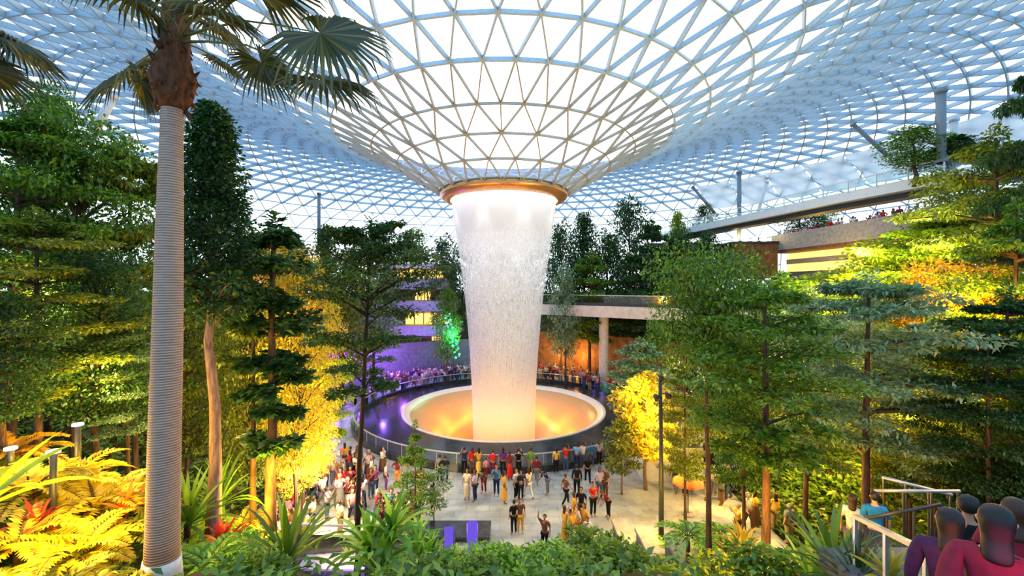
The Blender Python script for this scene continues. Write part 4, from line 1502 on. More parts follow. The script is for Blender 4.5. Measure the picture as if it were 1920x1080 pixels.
# balcony stairs at the lower right: glass balustrade and stair flight
bl = empty('balustrade', (4.8, 5, 8), 'glass balustrade with a slanting grey handrail beside the visitors on the stairs', 'railing')
h0, h1 = at(1604, 968, 6.2), at(1845, 1088, 3.9)
b = MB()
b.bar(h0, h1, 0.09, 0.05)
under(b.obj('handrail', M['steel']), bl)
b = MB()
dn = Vector((0, 0, -1.0))
b.bar(h0 + dn * 0.55, h1 + dn * 0.55, 0.02, 0.95)
under(b.obj('glass_panel', M['clear_glass']), bl)
for t in (0.0, 0.33, 0.66, 1.0):
    p = h0.lerp(h1, t)
    b = MB()
    b.bar(p, p + dn * 1.05, 0.05, 0.04, (0, 1, 0))
    under(b.obj('post', M['steel']), bl)
fs0 = empty('stair_flight', (6.5, 5, 7), 'stair flight carrying the nearest visitors at the lower right', 'stairs')
for k in range(12):
    ys_ = 2.0 + k * 0.42
    z = 8.75 - k * 0.13
    b = MB()
    b.box(3.3 + k * 0.16, 9.5, ys_, ys_ + 0.42, z - 0.3, z)
    under(b.obj('step', M['dark_concrete']), fs0)
# zigzag rails of the garden stairs farther right
for (x0, y0_, x1, y1_, Yd, lab) in ((1655, 895, 1785, 928, 9.5, 'upper pale handrail of the zigzag stairs behind the pale tiered tree'),
                                    (1640, 920, 1800, 921, 9.2, 'level middle handrail of the zigzag stairs'),
                                    (1610, 975, 1765, 945, 8.8, 'lower dark handrail of the zigzag stairs rising to the visitors')):
    p, q = at(x0, y0_, Yd), at(x1, y1_, Yd - 0.4)
    r_ = empty('stair_rail', (p.x, p.y, gz(p.x, p.y)), lab, 'railing')
    b = MB()
    b.tube([p, q], 0.035, 8)
    under(b.obj('handrail', M['steel' if 'dark' not in lab else 'dark_metal'], None, True), r_)
    for t in (0.02, 0.35, 0.68, 0.98):
        c = p.lerp(q, t)
        b = MB()
        b.tube([(c.x, c.y, min(gz(c.x, c.y), c.z - 0.8) - 0.1), c], 0.025, 6)
        under(b.obj('post', M['dark_metal']), r_)

# small coloured lights behind the pool
p = at(656, 684, 46)
lm = empty('lime_lantern', (p.x, p.y, 0), 'glowing lime green lantern in the crowd left behind the pool', 'lantern')
b = MB()
b.lathe([(0.05, p.z + 0.9), (0.5, p.z + 0.5), (0.8, p.z), (0.6, p.z - 0.5), (0.1, p.z - 0.7)], 10)
b.obj('shade', M['green_glow'], lm, True)
b = MB()
b.tube([(0, 0, 0), (0, 0, p.z)], 0.06, 8)
b.obj('pole', M['dark_metal'], lm)
tl_ = empty('light_garland', (at(845, 640, 53).x, 53, 0), 'garland of small teal lights hanging left of the waterfall', 'lights')
b = MB()
for k in range(46):
    u = k / 45
    px = 838 + 22 * u + 5 * math.sin(k * 2.1)
    q = at(px, 590 + 80 * u + 3 * math.cos(k * 3.3), 53 - 2 * (k % 3))
    r = 0.09 + 0.06 * (k % 4 == 0)
    b.add([q + Vector((r, 0, 0)), q + Vector((-r, 0, 0)), q + Vector((0, r, 0)), q + Vector((0, -r, 0)), q + Vector((0, 0, r)), q + Vector((0, 0, -r))],
          [(0, 2, 4), (2, 1, 4), (1, 3, 4), (3, 0, 4), (2, 0, 5), (1, 2, 5), (3, 1, 5), (0, 3, 5)])
under(b.obj('bulbs', M['teal_glow']), tl_)
b = MB()
b.tube([at(838, 560, 53), at(845, 620, 53), at(860, 675, 53)], 0.03, 5)
b.tube([(at(850, 560, 53).x, 53, 0), at(850, 560, 53)], 0.05, 6)
under(b.obj('cable', M['dark_metal']), tl_)

# ------------------------------------------------------------------ low planting
def low(name, parts, label, px, Yd, size, base_py=None, rz=0.0, cat='plant', group=None, sz=None, dz=0.0):
    x = (px - 960) / F * Yd
    z = max(0, gz(x, Yd)) + dz
    if base_py is not None:      # stands on a planter mound of its own height
        z = CAMZ - (base_py - 540) / F * Yd
    return thing(name, parts, label, cat, (x, Yd, z), rz, (size, size, sz or size), group)


S_lime = strap_plant(30, 1.05, 0.11, 'bright', 1.25, 0.06, 3, 0.28, 71, (1.45, 0.2), 1.5, 'bark')
S_dark = strap_plant(34, 1.3, 0.08, 'mid', 0.5, 0.07, 1, 0, 72, (1.4, 0.05), 1.1)
S_long = strap_plant(9, 2.2, 0.26, 'lime', 0.4, 0.08, 1, 0, 73, (0.9, 0.1), 0.9)
S_grass = strap_plant(70, 1.2, 0.05, 'dark', 0.1, 0.07, 1, 0, 74, (1.5, 0.15), 1.2)
S_red = strap_plant(22, 0.7, 0.09, 'red', 0.35, 0.03, 1, 0, 75, (1.4, 0.3), 0.9)
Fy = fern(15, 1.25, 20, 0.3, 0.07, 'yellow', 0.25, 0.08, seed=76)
Fg = fern(14, 1.2, 20, 0.28, 0.06, 'bright', 0.3, 0.08, seed=77)
Ft = fern(14, 1.1, 18, 0.26, 0.06, 'bright', 1.5, 0.07, e=(0.7, -0.6), seed=78)
Sh = shrub(1.0, 0.75, 13, 0.15, 0.07, 95, 'bright', 81)
Sh2 = shrub(1.1, 0.8, 13, 0.16, 0.09, 80, 'mid', 82)
Fo = recolor(Fy, 'olive')
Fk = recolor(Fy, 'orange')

low('strap_leaf_palm', S_lime, 'bright lime strap leaved plant on three stems left of the violet columns', 712, 10.6, 1.15, rz=0.5)
low('strap_leaf_palm', S_lime, 'smaller lime strap leaved plant spreading right beside the bright one', 790, 12.6, 0.95, rz=2.0)
low('strap_leaf_palm', recolor(S_lime, 'lime'), 'yellowish strap leaves left of the bright lime plant', 668, 12.6, 0.6, rz=3.4)
low('screw_pine', S_dark, 'dark green screw pine with arching blades left of the stairs', 538, 9.4, 1.25, rz=0.2, sz=1.35)
low('screw_pine', S_dark, 'dark green spiky plant between the palm trunk and the pinkish trunk', 412, 12.5, 1.1, rz=1.2, sz=1.3)
low('screw_pine', recolor(S_dark, 'olive'), 'olive spiky plant in front of the warm lit crowd path', 560, 14.6, 0.95, rz=2.2)
low('screw_pine', S_dark, 'green spiky plant just right of the fan palm trunk', 352, 9.6, 1.0, rz=2.9)
low('cordyline', S_red, 'red leaved cordyline low behind the pinkish trunk', 418, 9.8, 1.0, rz=0)
low('cordyline', recolor(S_red, 'rust'), 'orange leaved cordyline left of the fan palm trunk', 238, 8.4, 0.85, rz=1, dz=0.35)
low('cordyline', S_red, 'red leaved cordyline low among the yellow ferns', 68, 7.6, 0.8, rz=2)
low('long_leaf_plant', S_long, 'long bright green strap leaves reaching in from the frame edge', -45, 6.4, 0.75, rz=0.3, dz=1.15)
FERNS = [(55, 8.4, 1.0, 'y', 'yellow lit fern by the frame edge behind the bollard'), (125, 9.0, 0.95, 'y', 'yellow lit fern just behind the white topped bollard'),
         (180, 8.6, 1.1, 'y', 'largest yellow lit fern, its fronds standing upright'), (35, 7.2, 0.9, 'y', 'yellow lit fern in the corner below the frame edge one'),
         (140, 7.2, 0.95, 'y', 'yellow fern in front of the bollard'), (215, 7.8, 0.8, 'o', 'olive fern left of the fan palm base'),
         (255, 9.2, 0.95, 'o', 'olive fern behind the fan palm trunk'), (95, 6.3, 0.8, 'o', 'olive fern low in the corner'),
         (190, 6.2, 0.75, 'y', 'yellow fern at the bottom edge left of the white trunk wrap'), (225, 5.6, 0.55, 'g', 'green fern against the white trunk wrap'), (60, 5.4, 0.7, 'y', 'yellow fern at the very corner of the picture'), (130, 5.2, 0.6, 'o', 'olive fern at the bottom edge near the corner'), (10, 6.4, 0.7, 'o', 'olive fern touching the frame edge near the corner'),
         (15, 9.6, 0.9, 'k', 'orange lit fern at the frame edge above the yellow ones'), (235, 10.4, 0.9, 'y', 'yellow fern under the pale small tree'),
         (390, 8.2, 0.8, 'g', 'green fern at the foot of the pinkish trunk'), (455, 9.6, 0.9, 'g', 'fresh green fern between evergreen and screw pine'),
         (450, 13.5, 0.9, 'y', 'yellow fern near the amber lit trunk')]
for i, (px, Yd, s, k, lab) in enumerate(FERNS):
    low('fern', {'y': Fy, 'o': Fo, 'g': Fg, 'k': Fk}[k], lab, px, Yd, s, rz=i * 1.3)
low('tree_fern', Ft, 'tree fern spreading flat fronds beside the lamp post', 1290, 14.2, 1.0, rz=0.4)
low('tree_fern', Ft, 'tree fern right of the flat fronded one, by the dark trunk', 1350, 15.5, 0.9, rz=1.9)
low('fern', Fg, 'green fern at the top of the planter steps', 1262, 15.8, 0.9, rz=1)
low('fern', Fg, 'green fern above the topmost stone ledge', 1330, 12.2, 0.8, rz=2)
low('strap_leaf_palm', recolor(S_lime, 'yellow'), 'yellow drooping strap leaves left of the orange lit trunk', 1398, 10.6, 0.8, rz=1)
low('screw_pine', recolor(S_dark, 'mid'), 'big dark green blades in front of the balustrade', 1560, 7.2, 0.95, rz=0.6)
low('screw_pine', recolor(S_dark, 'bright'), 'fresh green upright blades left of the balustrade', 1520, 8.0, 0.75, rz=1.6)
low('grass_clump', S_grass, 'dark arching grass clump under the tiered tree, upper one', 1525, 10.4, 1.05, rz=0)
low('grass_clump', S_grass, 'dark arching grass clump at the bottom edge before the balustrade', 1610, 6.2, 0.75, rz=1)
low('grass_clump', S_grass, 'dark grass clump right of the orange lit trunk', 1475, 9.2, 0.8, rz=2)
low('cordyline', recolor(S_red, 'yellow'), 'yellow leaved plant just inside the balustrade rail', 1668, 5.6, 0.75, rz=0, dz=-0.2)
SHR = [(835, 13.0, 1.0, 'a', 'fresh green shrub in front of the left violet column'), (925, 12.2, 1.15, 'a', 'fresh green shrub right of the violet columns'),
       (985, 12.0, 1.1, 'a', 'fresh green shrub in the middle of the bottom edge'), (1050, 11.6, 1.0, 'a', 'fresh green shrub below the golden dressed visitors'),
       (880, 10.4, 0.8, 'b', 'darker shrub at the bottom edge below the violet columns'), (1000, 9.8, 0.75, 'a', 'low fresh shrub cut by the bottom edge'),
       (1112, 14.8, 1.25, 'b', 'taller green shrub at the lower end of the planter steps'), (1160, 12.0, 1.1, 'b', 'dark green shrub left of the stone ledges'),
       (1090, 10.2, 0.8, 'b', 'dark low shrub at the bottom edge left of the ledges'), (770, 10.2, 0.8, 'b', 'dark shrub under the lime strap leaves'),
       (1225, 17.2, 0.9, 'a', 'fresh green shrub at the lamp post foot'), (1370, 9.6, 0.9, 'c', 'speckled yellow green shrub left of the orange lit trunk'),
       (1210, 11.0, 0.8, 'b', 'dark shrub under the third stone ledge'), (1440, 7.8, 0.8, 'b', 'dark shrub at the foot of the orange lit trunk'),
       (480, 7.6, 0.7, 'b', 'dark shrub at the bottom edge left of the screw pine'), (735, 8.6, 0.6, 'b', 'dark round shrub at the bottom edge under three stems'),
       (1250, 9.4, 0.7, 'c', 'speckled shrub below the third ledge at the bottom edge'), (1330, 18.5, 0.9, 'c', 'yellowish shrub below the orange parasol'),
       (385, 7.0, 0.5, 'b', 'dark shrub right of the white trunk wrap'), (25, 4.6, 0.6, 'b', 'dark shrub at the very bottom in the corner'), (150, 4.6, 0.5, 'b', 'dark shrub at the bottom edge below the yellow ferns')]
for i, (px, Yd, s, k, lab) in enumerate(SHR):
    s *= 1.15
    low('shrub', {'a': Sh, 'b': Sh2, 'c': recolor(Sh, 'lime')}[k], lab, px, Yd, s, rz=i * 0.9, cat='shrub')

# ground cover nobody could count
L = Leaves()
P = []
while len(P) < 30000:
    y = 4.5 + 61 * RNG.random() ** 1.4
    x = (RNG.random() * 2 - 1) * (y * 1.25 + 4)
    z = gz(x, y)
    r_ = math.hypot(x - AX, y - AY)
    if y < 18 and -6.5 < x < 6.5 and RNG.random() < 0.75:
        continue
    if z < 0.15 or r_ < 19.8 or (sx0 - .2 < x < sx1 + .2 and y < 19) or (x > 2.4 and y < 7.2) or (abs(x + 5.6) < 1.0 and 5 < y < 7.6) or (4.4 < x < 7 and 12 < y < 20):
        continue
    P.append((x, y, z + 0.02 + 0.3 * RNG.random() ** 2))
while len(P) < 52000:
    y = rnd(6.5, 24)
    x = rnd(4.2, 8 + y * 0.95) * RNG.choice((-1, 1, 1))
    z = gz(x, y)
    if z < 0.15 or (sx0 - .2 < x < sx1 + .2 and y < 19) or (x > 2.4 and y < 7.2) or (4.4 < x < 7 and 12 < y < 20) or (abs(x + 5.6) < 1.0 and 5 < y < 7.6):
        continue
    P.append((x, y, z + 0.02 + 0.22 * RNG.random() ** 2))
P = np.array(P)
n = len(P)
az = NP.random(n) * 6.283
L.add(P, np.stack([np.cos(az), np.sin(az), 0.3 + NP.random(n)], 1), np.stack([NP.normal(size=n) * .3, NP.normal(size=n) * .3 - .2, np.ones(n)], 1),
      (0.07 + 0.013 * P[:, 1]) * (0.7 + NP.random(n) * 0.7), (0.035 + 0.007 * P[:, 1]), 0.3)
o = bpy.data.objects.new('undergrowth', L.mesh('undergrowth', G['mid']))
COL.objects.link(o)
tag(o, 'low leafy ground cover spread over the planted banks', 'undergrowth', kind='stuff')

# ------------------------------------------------------------------ garden lights (amber floods, violet and teal washes)
AMB = (1.0, 0.56, 0.04)
for (px, py, Yd, en, c) in (
        (120, 930, 7.0, 120, AMB), (60, 860, 8.8, 110, AMB), (190, 960, 7.3, 90, AMB), (30, 1010, 6.4, 70, AMB), (240, 850, 9.6, 110, AMB),
        (508, 900, 12.2, 200, AMB), (470, 960, 12.4, 120, AMB), (560, 820, 19, 240, AMB), (590, 720, 23, 260, AMB), (540, 600, 27, 700, (1, .5, .08)),
        (600, 900, 17, 300, (1, .75, .4)), (640, 880, 20, 300, (1, .75, .45)), (560, 880, 20, 300, (1, .7, .35)),
        (1437, 960, 9.4, 60, (1, .42, .03)), (1415, 1020, 9.3, 60, (1, .5, .05)), (1225, 770, 23.4, 500, AMB), (1190, 720, 23.6, 350, AMB), (1240, 830, 23, 200, AMB),
        (1230, 950, 17.8, 120, AMB), (1345, 880, 19, 110, (1, .65, .25)), (1560, 800, 21, 500, AMB), (1705, 780, 14.6, 130, AMB), (1812, 740, 12.4, 110, AMB),
        (1700, 800, 17, 500, AMB), (1620, 770, 20, 500, AMB), (1760, 760, 14.0, 260, AMB), (1850, 600, 13, 260, (1, .5, .03)), (1480, 640, 21, 500, (1, .75, .1)), (1800, 560, 15, 420, (1, .5, .03)), (1540, 545, 25, 700, (1, .55, .05)), (1750, 470, 18, 500, (0.95, .85, .2)), (1620, 480, 22, 600, (0.9, .9, .25)),
        (1900, 820, 9.0, 60, (1, .45, .1)), (1650, 950, 8.0, 50, (1, .5, .1)), (1400, 830, 22, 250, (1, .6, .25)), (1500, 860, 14, 120, AMB),
        (80, 560, 12, 260, (1, .75, .3)), (200, 720, 11, 120, (1, .65, .15)), (480, 700, 15, 200, (1, .65, .1)),
        (1085, 668, 55, 260, (1, .42, .06)), (1040, 665, 56, 160, (1, .5, .12)), (1290, 690, 33, 350, (1, .6, .3)),
        (640, 668, 46, 800, (.4, .1, 1)), (700, 655, 48, 900, (.22, .1, 1)), (750, 670, 50, 500, (.4, .12, 1)), (600, 650, 40, 600, (.55, .1, .9)), (850, 630, 52, 600, (.05, .9, .5)),
        (700, 470, 54, 200, (.5, .3, 1)), (1530, 490, 48, 400, (1, .6, .15)), (880, 1010, 14.8, 60, (.3, .15, 1)), (660, 1040, 11, 60, (.5, .25, 1)),
        (1900, 1060, 2.6, 3, (1, .12, .3)), (1800, 1075, 3.2, 4, (1, .3, .15))):
    p = at(px, py, Yd)
    p.z = max(p.z, gz(p.x, p.y) + 0.35)
    light('POINT', p, en * (1.1 if Yd < 10 else 1.5), c, 0.25)
# ------------------------------------------------------------------ people


def skin_mesh(name, chains, level=1):
    """chains: list of [(pos, rx, ry), ...] trees given as (verts, edges, radii); grown with Skin + Subdivision"""
    me = bpy.data.meshes.new(name)
    vs, es, rs, roots = [], [], [], []
    for (v, e, r) in chains:
        k = len(vs)
        roots.append(k)
        vs += v
        es += [(a + k, c + k) for a, c in e]
        rs += r
    me.from_pydata(vs, es, [])
    o = bpy.data.objects.new(name, me)
    COL.objects.link(o)
    md = o.modifiers.new('skin', 'SKIN')
    md.use_smooth_shade = True
    md.branch_smoothing = 0.4
    if level:
        sb_ = o.modifiers.new('sub', 'SUBSURF')
        sb_.levels = level
        sb_.render_levels = level
    sk = me.skin_vertices[0].data
    for i, r in enumerate(rs):
        sk[i].radius = r if isinstance(r, tuple) else (r, r)
        sk[i].use_root = i in roots
    dg = bpy.context.evaluated_depsgraph_get()
    dg.update()
    out = bpy.data.meshes.new_from_object(o.evaluated_get(dg))
    out.name = name
    bpy.data.objects.remove(o)
    bpy.data.meshes.remove(me)
    return out


def J(pose):
    """joints of a 1.70 m figure facing -Y"""
    p = dict(pelvis=(0, 0, .93), spine=(0, .01, 1.12), chest=(0, 0, 1.30), nb=(0, .015, 1.43), neck=(0, .0, 1.49), jaw=(0, -.025, 1.54), head=(0, -.01, 1.62), top=(0, .0, 1.69))
    for s, n in ((1, 'l'), (-1, 'r')):
        p['hip' + n] = (s * .09, 0, .86); p['knee' + n] = (s * .1, -.01, .48); p['ank' + n] = (s * .105, .02, .085); p['toe' + n] = (s * .12, -.13, .03)
        p['sh' + n] = (s * .175, .01, 1.385); p['el' + n] = (s * .235, .03, 1.12); p['wr' + n] = (s * .245, -.04, .89); p['pa' + n] = (s * .24, -.06, .82)
    if pose == 'photo':       # both hands hold a phone up before the face
        for s, n in ((1, 'l'), (-1, 'r')):
            p['el' + n] = (s * .24, -.16, 1.2); p['wr' + n] = (s * .1, -.33, 1.46); p['pa' + n] = (s * .07, -.36, 1.53)
    if pose == 'wave':        # one arm raised
        p['elr'] = (-.3, -.04, 1.55); p['wrr'] = (-.27, -.08, 1.79); p['par'] = (-.26, -.1, 1.86)
    if pose == 'walk':
        p['kneel'] = (.1, -.17, .5); p['ankl'] = (.1, -.2, .1); p['toel'] = (.11, -.35, .06)
        p['kneer'] = (-.1, .08, .48); p['ankr'] = (-.1, .3, .13); p['toer'] = (-.11, .18, .02)
        p['ell'] = (.24, .14, 1.14); p['wrl'] = (.24, .16, .91); p['pal'] = (.24, .14, .84)
        p['elr'] = (-.24, -.08, 1.13); p['wrr'] = (-.22, -.25, .95); p['par'] = (-.21, -.31, .91)
    if pose == 'bend':        # leaning forward over a pram or bag
        sh = lambda q, k: (q[0], q[1] - k, q[2] - k * 0.55)
        for n_, k in (('spine', .08), ('chest', .2), ('nb', .3), ('neck', .35), ('jaw', .4), ('head', .42), ('top', .45), ('shl', .24), ('shr', .24)):
            p[n_] = sh(p[n_], k)
        for s, n in ((1, 'l'), (-1, 'r')):
            p['el' + n] = (s * .22, -.36, 1.0); p['wr' + n] = (s * .17, -.5, .82); p['pa' + n] = (s * .15, -.53, .76)
    if pose == 'hip':         # one hand on the hip, weight on one leg
        p['ell'] = (.36, .06, 1.16); p['wrl'] = (.2, -.04, 1.0); p['pal'] = (.14, -.05, .98)
        p['kneer'] = (-.13, -.06, .49)
        p['elr'] = (-.22, -.1, 1.16); p['wrr'] = (-.12, -.28, 1.14); p['par'] = (-.08, -.33, 1.16)
    if pose == 'sit':         # seated on something 0.45 high
        d = .45
        for k in list(p):
            if k[:3] not in ('kne', 'ank', 'toe'):
                p[k] = (p[k][0], p[k][1] + .22, p[k][2] - d)
        for s, n in ((1, 'l'), (-1, 'r')):
            p['knee' + n] = (s * .12, -.22, .5); p['ank' + n] = (s * .12, -.22, .09); p['toe' + n] = (s * .13, -.36, .03)
            p['wr' + n] = (s * .16, -.12, .58); p['pa' + n] = (s * .13, -.18, .57); p['el' + n] = (s * .25, .18, .72)
    return p


def tree_of(p, names, edges, radii):
    return ([p[n] for n in names], [(names.index(a), names.index(c)) for a, c in edges], [radii[n] for n in names])


BODY_R = dict(pelvis=(.125, .1), spine=(.115, .085), chest=(.14, .095), nb=(.064, .056), neck=.045, jaw=(.05, .06), head=(.071, .088), top=(.05, .06))
for n_ in 'lr':
    BODY_R.update({'hip' + n_: .08, 'knee' + n_: .052, 'ank' + n_: .038, 'toe' + n_: (.038, .026), 'sh' + n_: .052, 'el' + n_: .037, 'wr' + n_: .026, 'pa' + n_: (.033, .018)})


def person_meshes(pose, dress=False, long_hair=False, shorts=False, sleeve='short', level=1, fingers=True):
    p = J(pose)
    names = list(BODY_R)
    names.remove('pelvis'); names.insert(0, 'pelvis')
    ed = [('pelvis', 'spine'), ('spine', 'chest'), ('chest', 'nb'), ('nb', 'neck'), ('neck', 'jaw'), ('jaw', 'head'), ('head', 'top')]
    for n in 'lr':
        ed += [('pelvis', 'hip' + n), ('hip' + n, 'knee' + n), ('knee' + n, 'ank' + n), ('ank' + n, 'toe' + n),
               ('chest', 'sh' + n), ('sh' + n, 'el' + n), ('el' + n, 'wr' + n), ('wr' + n, 'pa' + n)]
    chains = [tree_of(p, names, ed, BODY_R)]
    hd = Vector(p['head']); jw = Vector(p['jaw'])
    chains.append(([tuple(hd + Vector((0, -.07, .0))), tuple(hd + Vector((0, -.105, -.035)))], [(0, 1)], [.014, .018]))      # nose
    for s in (1, -1):                                                                                                        # ears
        chains.append(([tuple(hd + Vector((s * .074, .01, -.03))), tuple(hd + Vector((s * .085, .02, .012)))], [(0, 1)], [.012, .016]))
    if fingers:
        for s, n in ((1, 'l'), (-1, 'r')):
            pa, wr_ = Vector(p['pa' + n]), Vector(p['wr' + n])
            d = (pa - wr_).normalized()
            acr = d.cross(Vector((s, 0.0, 0.2))).normalized()
            crl = acr.cross(d).normalized() * s
            for q, ln in ((-.024, .062), (-.008, .075), (.008, .07), (.023, .055)):
                a = pa + acr * q
                m1 = a + d * ln * 0.55 - crl * .004
                m2 = m1 + d * ln * 0.45 + crl * .018
                chains.append(([tuple(a), tuple(m1), tuple(m2)], [(0, 1), (1, 2)], [.0085, .008, .0065]))
            a = wr_ + d * .03
            chains.append(([tuple(a), tuple(a + acr * -.04 + d * .022), tuple(a + acr * -.05 + d * .05)], [(0, 1), (1, 2)], [.011, .009, .0075]))
    out = [('body', skin_mesh('body', chains, level))]
    # shirt
    R2 = {k: (tuple(c * 1.12 + .012 for c in v) if isinstance(v, tuple) else v * 1.15 + .012) for k, v in BODY_R.items()}
    q = dict(p)
    q['hem'] = tuple(Vector(p['pelvis']) * 1 + Vector((0, 0, -.03)))
    for n in 'lr':
        q['cf' + n] = tuple(Vector(p['sh' + n]).lerp(Vector(p['el' + n]), .85)) if sleeve == 'short' else tuple(Vector(p['el' + n]).lerp(Vector(p['wr' + n]), .9))
        R2['cf' + n] = .058 if sleeve == 'short' else .042
        R2['el' + n] = .052
    R2['hem'] = (.148, .12)
    R2['nb'] = (.088, .078)
    nm = ['chest', 'spine', 'hem', 'nb', 'shl', 'shr', 'cfl', 'cfr'] + (['ell', 'elr'] if sleeve == 'long' else [])
    e2 = [('chest', 'spine'), ('spine', 'hem'), ('chest', 'nb'), ('chest', 'shl'), ('chest', 'shr')]
    for n in 'lr':
        e2 += [('sh' + n, 'el' + n), ('el' + n, 'cf' + n)] if sleeve == 'long' else [('sh' + n, 'cf' + n)]
    out.append(('shirt', skin_mesh('shirt', [tree_of(q, nm, e2, R2)], level)))
    # trousers, shorts or skirt
    if dress:
        v0 = Vector(p['pelvis'])
        out.append(('skirt', skin_mesh('skirt', [([tuple(v0 + Vector((0, 0, .06))), tuple(v0 + Vector((0, 0, -.15))), tuple(v0 + Vector((0, -.01, -.5))), tuple(v0 + Vector((0, -.01, -.82)))],
                                                  [(0, 1), (1, 2), (2, 3)], [(.14, .11), (.18, .15), (.2, .18), (.23, .21)])], level)))
    else:
        for n in 'lr':
            q['tc' + n] = tuple(Vector(p['knee' + n]).lerp(Vector(p['ank' + n]), .92)) if not shorts else tuple(Vector(p['knee' + n]) + Vector((0, 0, .02)))
            R2['tc' + n] = .056 if not shorts else .074
            R2['knee' + n] = .067
        R2['pelvis'] = (.135, .112)
        nm = ['pelvis', 'hipl', 'hipr'] + ([] if shorts else ['kneel', 'kneer']) + ['tcl', 'tcr']
        e3 = []
        for n in 'lr':
            e3 += [('pelvis', 'hip' + n)] + ([('hip' + n, 'tc' + n)] if shorts else [('hip' + n, 'knee' + n), ('knee' + n, 'tc' + n)])
        out.append(('trousers', skin_mesh('trousers', [tree_of(q, nm, e3, R2)], level)))
    # hair
    tp = Vector(p['top'])
    back = Vector((0, .05, 0))
    hv = [tuple(tp + Vector((0, -.045, -.005))), tuple(tp + Vector((0, .02, .0))), tuple(hd + back + Vector((0, 0.0, .0))), tuple(hd + back + Vector((0, -.012, -.095)))]
    hr_ = [(.055, .036), (.086, .064), (.1, .074), (.074, .045)]
    he = [(0, 1), (1, 2), (2, 3)]
    if long_hair:
        hv.append(tuple(hd + back + Vector((0, .05, -.26)))); hr_.append((.085, .035)); he.append((3, 4))
    out.append(('hair', skin_mesh('hair', [(hv, he, hr_)], level)))
    # eyes
    b = MB()
    for s in (1, -1):
        c = hd + Vector((s * .03, -.083, .0))
        for k in range(3):
            pass
        b.add([c + Vector((.011, 0, 0)), c + Vector((-.011, 0, 0)), c + Vector((0, 0, .006)), c + Vector((0, 0, -.006)), c + Vector((0, -.008, 0)), c + Vector((0, .008, 0))],
              [(0, 2, 4), (2, 1, 4), (1, 3, 4), (3, 0, 4), (2, 0, 5), (1, 2, 5), (3, 1, 5), (0, 3, 5)])
    out.append(('eyes', b.mesh('eyes', M['dark_metal'])))
    for _, me in out[:-1]:
        me.materials.clear()
        me.materials.append(M['concrete'])
    return out


CLOTH = {}
for nm, c in dict(navy=(.02, .03, .09), red=(.6, .02, .02), maroon=(.18, .02, .04), orange=(.8, .28, .04), yellow=(.8, .5, .08), purple=(.12, .04, .2), black=(.012, .012, .014),
                  green=(.16, .32, .05), lightblue=(.25, .45, .7), blue=(.02, .2, .5), white=(.75, .74, .72), cream=(.75, .6, .42), lilac=(.5, .4, .55), gold=(.65, .36, .05),
                  brown=(.14, .07, .04), grey=(.2, .2, .22), denim=(.06, .1, .2), teal=(.02, .25, .28), pink=(.7, .25, .3), khaki=(.3, .24, .13), purpledark=(.05, .02, .07)).items():
    CLOTH[nm] = plain(nm + ' cloth', c, 0.85, 0, 0.08, 14, 0.15)
SKIN = [plain('light skin', (.55, .3, .2), .55, 0, .04), plain('tan skin', (.38, .19, .11), .55, 0, .04), plain('brown skin', (.2, .09, .05), .55, 0, .04)]
HAIR = [plain('black hair', (.01, .009, .008), .5), plain('dark brown hair', (.035, .018, .01), .5), plain('grey hair', (.25, .24, .23), .6)]

PROTO = {}


def proto(pose, dress, long_hair, shorts, sleeve, level=1):
    k = (pose, dress, long_hair, shorts, sleeve, level)
    if k not in PROTO:
        PROTO[k] = person_meshes(*k)
    return PROTO[k]


def person(loc, rz, shirt, legs, label, pose='stand', dress=False, long_hair=False, shorts=False, sleeve='short', h=1.0, skin=0, hair=0, group=None, level=1):
    r = empty('person', loc, label, 'person', group, rz, (h, h, h))
    for pn, me in proto(pose, dress, long_hair, shorts, sleeve, level):
        o = bpy.data.objects.new(pn, me)
        COL.objects.link(o)
        o.parent = r
        mt = {'body': SKIN[skin % 3], 'shirt': CLOTH[shirt], 'skirt': CLOTH[legs], 'trousers': CLOTH[legs], 'hair': HAIR[hair % 3]}.get(pn)
        if mt:
            s = o.material_slots[0]
            s.link = 'OBJECT'
            s.material = mt
    return r


def ground_Y(py, z=0.0):
    return F * (CAMZ - z) / (py - 540)


